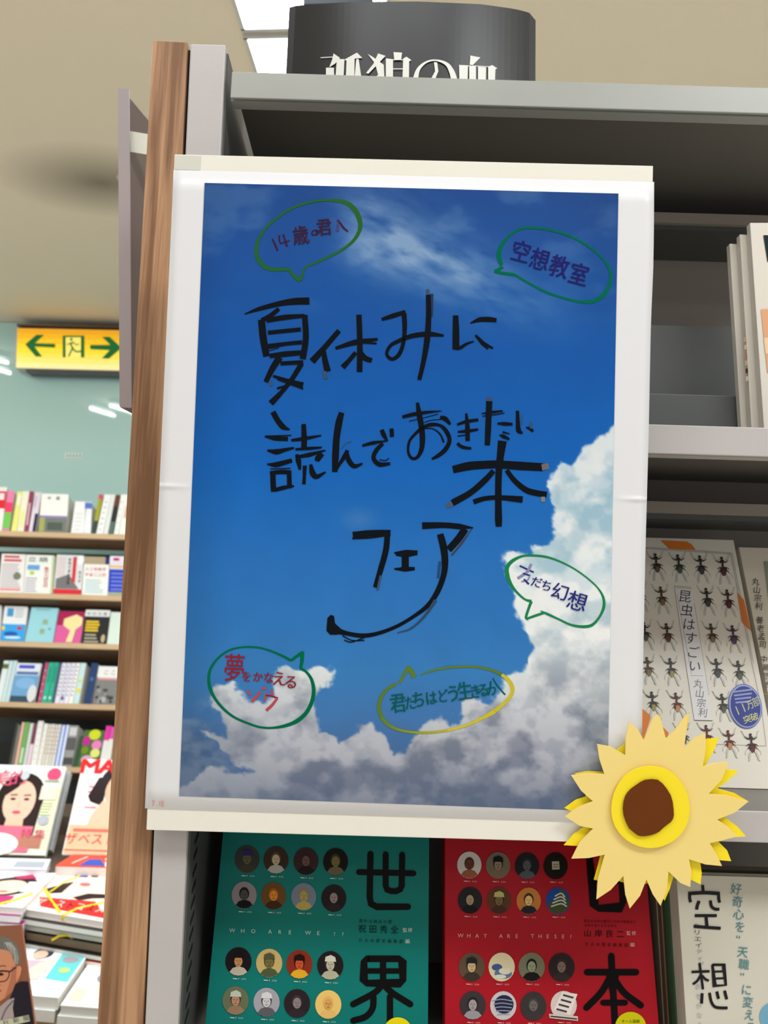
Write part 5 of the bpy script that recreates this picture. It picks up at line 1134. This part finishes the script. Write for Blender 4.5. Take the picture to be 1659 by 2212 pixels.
L([(822, 268), (800, 350), (780, 480), (772, 620), (766, 752)], [44, 56, 54, 56, 44], BK); L([(778, 740), (810, 680), (850, 620), (870, 575)], [16, 26, 40, 30], BK); L([(862, 600), (882, 660), (925, 705), (992, 684)], [34, 42, 38, 14], BK); L([(820, 560), (858, 520), (900, 504)], 8, GY)
L([(990, 538), (1080, 515), (1200, 498)], [20, 30, 8], BK); L([(1158, 520), (1105, 575), (1082, 640), (1130, 690), (1218, 684)], [30, 36, 34, 40, 22], BK); L([(1130, 650), (1175, 660), (1208, 640)], 8, BK); L([(1148, 408), (1165, 450), (1192, 498)], [34, 38, 20], BK); L([(1228, 398), (1232, 466)], 34, BK)
k.at(860, 830, 4.608)
L([(42, 326), (150, 300), (280, 280), (432, 266)], [30, 40, 30, 8], BK); L([(110, 368), (250, 335), (400, 296)], 8, BK)
L([(192, 182), (210, 300), (232, 420), (242, 540), (232, 650), (190, 728), (135, 735), (100, 670), (112, 570), (165, 500), (240, 435), (330, 402), (420, 412), (480, 470), (512, 560), (470, 650), (400, 710), (335, 745)], [30, 56, 56, 56, 46, 32, 30, 24, 26, 28, 34, 38, 30, 44, 40, 46, 40, 22], BK)
L([(262, 440), (350, 445), (420, 500), (455, 580)], [10, 12, 16, 20], BK); L([(260, 380), (330, 358), (430, 350)], 8, BK); L([(418, 328), (470, 345), (520, 400)], [34, 50, 26], BK)
L([(588, 402), (680, 372), (798, 354)], [24, 34, 30], BK); L([(594, 474), (690, 466), (798, 450)], [18, 36, 22], BK); L([(592, 516), (680, 505)], 12, BK); L([(678, 290), (690, 420), (692, 565)], [22, 46, 44], BK); L([(588, 588), (640, 625), (728, 640)], [30, 34, 24], BK)
L([(908, 130), (906, 180)], 56, GY); L([(908, 168), (902, 300), (896, 450), (888, 608)], [62, 58, 60, 52], BK); L([(830, 292), (940, 278), (1042, 266)], [10, 28, 16], BK); L([(840, 318), (950, 305), (1060, 286)], 10, BK); L([(988, 390), (1060, 394), (1140, 398)], [18, 38, 26], BK); L([(1010, 505), (1050, 520), (1108, 548)], [12, 40, 22], BK); L([(1040, 475), (1112, 494)], [20, 8], BK)
L([(1188, 264), (1192, 380), (1200, 460), (1238, 488)], [32, 40, 52, 20], BK); L([(1232, 300), (1230, 400)], 14, GY); L([(1272, 430), (1310, 440), (1345, 470)], [10, 34, 26], BK); L([(1325, 380), (1322, 440)], 26, GY)
L([(1038, 564), (1020, 700), (1005, 830), (998, 1000), (998, 1200), (1000, 1340), (1002, 1418)], [88, 72, 66, 64, 66, 72, 60], BK)
L([(545, 850), (700, 815), (860, 802), (1000, 798), (1200, 812), (1440, 826)], [74, 84, 80, 78, 84, 80], BK); L([(1430, 828), (1500, 815)], 60, C(110, 105, 110)); L([(950, 862), (860, 960), (720, 1080), (540, 1182)], [50, 60, 60, 68], BK); L([(540, 1190), (480, 1215)], [50, 40], C(80, 88, 105))
L([(1080, 855), (1160, 960), (1270, 1050), (1370, 1082), (1480, 1098)], [44, 50, 58, 60, 56], BK); L([(1440, 1120), (1445, 1170)], 40, C(130, 128, 130)); L([(750, 1172), (860, 1138), (1000, 1128), (1240, 1148)], [50, 46, 44, 66], BK)
k.at(660, 1100, 3.77)
L([(385, 212), (530, 196), (692, 194)], [56, 52, 52], BK); L([(380, 238), (520, 232), (640, 216)], 14, BK); L([(668, 180), (655, 330), (612, 490), (566, 636)], [44, 48, 46, 34], BK); L([(612, 540), (586, 658)], 18, GY)
L([(722, 356), (815, 352), (912, 356)], [12, 42, 40], BK); L([(735, 370), (815, 382), (905, 366)], 16, BK); L([(812, 370), (812, 485)], 58, BK); L([(722, 486), (808, 488), (890, 484)], [12, 40, 26], BK)
L([(950, 134), (1120, 130), (1250, 140), (1365, 152)], [56, 46, 46, 10], BK); L([(1300, 160), (1245, 240), (1165, 330)], [60, 58, 56], BK); L([(1355, 160), (1270, 280), (1190, 375)], [6, 16, 14], C(70, 62, 62))
L([(1096, 202), (1122, 300), (1136, 420), (1124, 540), (1070, 680), (990, 790), (870, 880), (740, 955), (600, 1008), (470, 1030), (340, 1012), (240, 985)], [54, 58, 54, 46, 44, 36, 28, 28, 30, 36, 34, 56], BK)
k.poly([(205, 860), (232, 870), (240, 930), (300, 985), (260, 1022), (200, 1022), (170, 990), (178, 885)], BK, 0); L([(1095, 425), (1080, 560)], 22, C(35, 75, 120)); L([(1060, 740), (970, 870), (860, 970), (745, 1008)], [30, 20, 14, 6], C(50, 72, 100)); L([(300, 1030), (380, 1068), (480, 1068)], 9, BK); L([(315, 1066), (360, 1082), (400, 1075), (480, 1045)], 9, BK)
k.build('handwritten_title', pp, post, M['marker'], base=.00095)

# speech bubbles ------------------------------------------------------
def bubble(label, org, pts_list, txt):
    kk = Ink().at(*org)
    for pts, w, col, sm in pts_list: kk.line(pts, w, col, 0, sm)
    o_ = kk.build('speech_bubble', pp, post, M['marker'], base=.0009); o_['label'] = label
    kk = Ink().at(*org); txt(kk); kk.build('bubble_writing', pp, o_, M['marker'], base=.0009)
G_ = C(40, 100, 40); GD = C(0, 105, 72); GY2 = C(168, 165, 30)
def t1(kk):
    kk.at(560, 440, 6.9125); c = C(62, 32, 56)
    kk.line([(195, 525), (240, 620), (275, 705)], [26, 30, 30], c); kk.line([(300, 470), (300, 540), (318, 595)], [26, 24, 20], c); kk.line([(315, 595), (380, 575), (455, 550)], 18, c); kk.line([(355, 455), (385, 540), (415, 640)], [26, 26, 30], c)
    kk.ch('歳', 615, 465, 230, 280, c, 1, -8); kk.ch('歳', 622, 468, 230, 280, c, 1, -8)
    kk.line([(845, 440), (860, 400), (810, 400), (785, 440), (800, 465), (860, 460), (888, 430), (860, 395)], 20, c)
    for dx in (0, 8): kk.ch('君', 965+dx, 345, 215, 250, c, 1, -6)
    kk.line([(1165, 415), (1175, 330), (1180, 240)], [44, 36, 22], C(70, 68, 120)); kk.line([(1165, 240), (1210, 290), (1260, 360), (1325, 415)], [20, 26, 28, 22], c)
bubble('green speech bubble at the upper left of the sky', (400, 380, 2.9625), [([(765, 585), (880, 535), (1000, 475), (1080, 410), (1120, 330), (1105, 250), (1060, 190), (1000, 163), (900, 155), (800, 168), (680, 208), (560, 290), (490, 370), (458, 450), (462, 520), (500, 575), (560, 598), (665, 597)], [12, 14, 16, 20, 26, 32, 30, 24, 14, 14, 14, 14, 16, 22, 26, 26, 22, 18], G_, True), ([(665, 597), (700, 645), (735, 668)], [18, 22, 24], G_, True), ([(740, 670), (755, 610), (772, 582)], [18, 14, 12], G_, True)], t1)
def t2(kk):
    c = C(36, 34, 108)
    for ch, x, y in (('空', 785, 365), ('想', 905, 415), ('教', 1030, 460), ('室', 1155, 510)):
        for d_ in (0, 4): kk.ch(ch, x+d_, y, 118, 140, c, 1, 15)
bubble('dark green speech bubble at the upper right of the sky', (860, 420, 2.9625), [([(748, 514), (850, 575), (960, 630), (1080, 668), (1180, 688), (1260, 680), (1325, 630), (1360, 550), (1350, 470), (1290, 390), (1200, 320), (1080, 258), (960, 225), (840, 213), (770, 225), (700, 275), (655, 340), (645, 400), (662, 450)], [14, 14, 14, 14, 18, 24, 26, 20, 16, 12, 14, 14, 14, 16, 14, 16, 26, 28, 24], GD, True), ([(670, 462), (640, 482), (615, 490)], [24, 20, 16], GD, True), ([(615, 490), (660, 502), (750, 514)], [18, 20, 18], GD, True)], t2)
def t3(kk):
    c = C(45, 42, 125); c2 = C(140, 140, 180)
    kk.line([(288, 286), (428, 352)], 16, c); kk.line([(405, 268), (360, 350), (268, 412)], [26, 28, 28], c2)
    kk.line([(318, 362), (395, 385)], 14, c); kk.line([(390, 385), (365, 430), (305, 445)], 14, c2); kk.line([(330, 420), (380, 470)], 18, c)
    for ch, x, y, s_ in (('だ', 455, 448, 105), ('ち', 555, 485, 110), ('幻', 690, 545, 165), ('想', 860, 640, 190)):
        for d_ in (0, 4): kk.ch(ch, x+d_, y, s_, s_*1.0, c, 1, 16)
bubble('green speech bubble on the white cloud at the right', (1060, 1160, 4.608), [([(495, 735), (560, 765), (680, 820), (800, 875), (920, 893), (1010, 875), (1080, 800), (1125, 700), (1120, 600), (1060, 500), (950, 400), (820, 310), (680, 240), (560, 200), (440, 185), (320, 190), (220, 235), (165, 300), (165, 380), (200, 470), (260, 550), (340, 620), (405, 640)], [8, 26, 20, 22, 30, 30, 22, 30, 24, 16, 16, 16, 18, 22, 22, 22, 34, 40, 44, 34, 24, 20, 30], C(30, 130, 80), True), ([(405, 640), (375, 720), (352, 800), (375, 820)], [30, 26, 26, 20], C(30, 130, 80), True), ([(365, 812), (440, 785), (540, 752)], [22, 26, 24], C(30, 130, 80), True)], t3)
def t4(kk):
    c = C(140, 38, 55)
    kk.ch('夢', 475, 455, 240, 330, c, 1, 3); kk.ch('夢', 480, 458, 240, 330, c, 1, 3)
    for ch, x, y, s_ in (('を', 620, 560, 120), ('か', 755, 565, 115), ('な', 885, 575, 125), ('え', 1010, 585, 165), ('る', 1150, 625, 160)):
        for d_ in (0, 6): kk.ch(ch, x+d_, y, s_, s_*1.05, c, 1, 4)
    c2 = C(185, 75, 85)
    kk.line([(635, 720), (645, 755), (680, 778)], 22, c2); kk.line([(785, 745), (740, 800), (685, 862)], [30, 32, 40], c2); kk.line([(805, 705), (865, 700)], [34, 26], c2)
    kk.line([(925, 725), (930, 785)], 28, c2); kk.line([(860, 765), (838, 850)], 30, c2); kk.line([(850, 785), (920, 795), (998, 820)], 20, c); kk.line([(990, 820), (930, 900), (858, 968)], [30, 34, 38], c2)
bubble('green speech bubble at the lower left of the sky', (420, 1360, 5.53), [([(1155, 370), (1050, 315), (930, 262), (800, 222), (680, 208), (560, 212), (440, 238), (330, 300), (240, 390), (185, 490), (170, 600), (190, 710), (250, 830), (350, 950), (480, 1050), (640, 1120), (780, 1165), (920, 1175), (1080, 1150), (1220, 1095), (1330, 1000), (1400, 870), (1425, 730), (1400, 600), (1340, 510), (1265, 460)], [34, 28, 24, 22, 24, 20, 24, 24, 28, 32, 36, 40, 34, 32, 28, 26, 26, 26, 40, 50, 48, 46, 46, 38, 30, 34], GD, True), ([(1155, 370), (1220, 320), (1290, 275)], [34, 36, 42], GD, True), ([(1290, 260), (1285, 360), (1268, 462)], [42, 46, 34], GD, True)], t4)
def t5(kk):
    c = C(8, 92, 90)
    for ch, x, y, s_ in (('君', 365, 545, 175), ('た', 485, 545, 125), ('ち', 570, 510, 150), ('は', 695, 495, 130), ('ど', 810, 475, 120), ('う', 915, 450, 155), ('生', 1030, 425, 165), ('き', 1135, 430, 125), ('る', 1215, 415, 125)):
        for d_ in (0, 5): kk.ch(ch, x+d_, y, s_*.88, s_*1.1, c, 1, -7)
    kk.line([(1290, 330), (1285, 400), (1265, 470)], 18, c); kk.line([(1250, 405), (1330, 395), (1325, 450), (1300, 462)], 13, c); kk.line([(1310, 300), (1360, 380), (1435, 465)], [14, 16, 16], c)
def grad(pts, ws, n):
    out = []
    for i in range(len(pts)-1): out.append(([pts[i], pts[i+1]], [ws[i], ws[i+1]], n(pts[i]), False))
    return out
yp = [(590, 265), (680, 235), (780, 208), (900, 190), (1050, 184), (1180, 192), (1300, 220), (1400, 265), (1475, 330), (1508, 410), (1480, 490), (1400, 570), (1310, 640), (1210, 695), (1080, 755), (940, 800), (780, 832), (620, 843), (460, 830), (340, 800), (250, 745), (195, 670), (178, 580), (200, 490), (260, 410), (350, 355)]
yw = [10, 16, 22, 22, 22, 24, 26, 30, 40, 42, 34, 34, 46, 30, 26, 26, 24, 26, 26, 30, 36, 40, 40, 36, 30, 30]
ys, yws = smooth_pts(yp, 4, yw); ys = [tuple(p) for p in ys]
def ycol(p):
    t = 1 if (p[0]-1380)*.6+(p[1]-270)*.55 > 0 and p[0] > 800 else 0
    if p[1] > 700: t = max(t, min(1, (p[0]-150)/900))
    a = np.array((92, 125, 45)); b = np.array((205, 190, 50)); return C(*(a*(1-t)+b*t))
bubble('olive and yellow speech bubble at the bottom middle of the sky', (780, 1400, 4.608), grad(ys, yws, ycol)+[([(380, 348), (430, 260), (475, 185)], [28, 32, 44], C(92, 125, 45), True), ([(475, 190), (505, 240), (530, 290)], [44, 46, 50], C(92, 125, 45), True)], t5)

# ================================================================ paper sunflower
Z5 = (1200, 1520, 3.614)
def z5(p): return (Z5[0]+p[0]/Z5[2], Z5[1]+p[1]/Z5[2])
front = [(575, 140), (640, 195), (690, 285), (725, 200), (762, 105), (800, 85), (818, 110), (862, 272), (930, 205), (1000, 110), (1035, 78), (1020, 220), (1005, 340), (1080, 270), (1170, 230), (1175, 350), (1148, 492), (1240, 465), (1352, 455), (1300, 590), (1195, 705), (1330, 715), (1505, 765), (1400, 850), (1262, 905), (1350, 965), (1420, 1035), (1330, 1060), (1205, 1090), (1260, 1180), (1300, 1268), (1170, 1255), (1042, 1215), (1060, 1310), (1052, 1432), (975, 1400), (882, 1310), (870, 1450), (820, 1578), (760, 1490), (710, 1372), (660, 1500), (580, 1600), (545, 1490), (530, 1345), (430, 1455), (320, 1528), (330, 1370), (385, 1178), (260, 1205), (125, 1210), (190, 1080), (295, 975), (190, 955), (75, 880), (170, 810), (292, 762), (200, 680), (122, 560), (240, 542), (382, 550), (345, 440), (325, 315), (430, 335), (545, 402), (548, 270)]
backp = [(1045, 72), (1030, 180), (1000, 350), (1130, 285), (1277, 265), (1235, 370), (1160, 500), (1300, 505), (1428, 525), (1350, 600), (1262, 662), (1400, 700), (1508, 765), (1380, 850), (1315, 880), (1420, 960), (1488, 1036), (1400, 1042), (1272, 1078), (1340, 1145), (1372, 1230), (1280, 1222), (1130, 1240), (1142, 1320), (1132, 1412), (1080, 1385), (930, 1320), (890, 1450), (852, 1538), (740, 1400), (600, 1420), (420, 1360), (330, 1380), (300, 1375), (330, 1270), (355, 1170), (200, 1112), (66, 1105), (140, 1020), (215, 965), (220, 860), (120, 838), (70, 815), (160, 750), (235, 725), (240, 600), (150, 545), (250, 528), (400, 535), (430, 400), (560, 300), (640, 230), (692, 275), (760, 220), (815, 90), (850, 255), (880, 280), (960, 180)]
e = empty('paper_sunflower', pp(1410, 1880)); tag(e, 'cut paper sunflower with pale petals and brown centre on the poster corner', 'paper flower')
def cut(name, pts, o0, th, m, warp=0.0, cx=740, cy_=820):
    top = []; 
    for x, y in pts:
        r = math.hypot(x-cx, y-cy_)/700; top.append(pp(*z5((x, y)), o0+warp*max(0, r-.55)*math.sin(math.atan2(y-cy_, x-cx)*5+1)))
    c0 = pp(*z5((cx, cy_)), o0); n = len(top); inner = [pp(*z5((cx+(x-cx)*.42, cy_+(y-cy_)*.42)), o0) for x, y in pts]
    vs = top+inner+[c0]+[v-pp.n*th for v in top]
    fs = [(i, (i+1) % n, n+(i+1) % n, n+i) for i in range(n)]+[(n+i, n+(i+1) % n, 2*n) for i in range(n)]
    fs += [((i+1) % n, i, 2*n+1+i, 2*n+1+(i+1) % n) for i in range(n)]+[tuple(2*n+1+i for i in reversed(range(n)))]
    return fixnormals(meshobj(name, vs, fs, m, e))
cut('back_petals', backp, .0026, .0006, M['y2'], 0)
cut('front_petals', front, .0052, .0006, M['y1'], 0)
ring = [(742+(306+6*math.sin(3*t))*math.cos(t), 808+(325+5*math.cos(2*t))*math.sin(t)) for t in [2*math.pi*i/40 for i in range(40)]]
cut('ring', ring, .0072, .0006, M['y2'], 0, 742, 808)
cen = [(750, 590), (800, 595), (838, 625), (872, 668), (900, 715), (915, 765), (922, 820), (925, 868), (918, 900), (900, 925), (850, 962), (810, 1000), (780, 1015), (740, 1028), (700, 1035), (665, 1035), (640, 1028), (610, 1005), (575, 975), (550, 925), (532, 870), (527, 820), (532, 770), (545, 725), (562, 695), (590, 665), (625, 640), (665, 612), (700, 596)]
cut('seed_disc', cen, .0084, .0005, M['brown_paper'], 0, 728, 812)
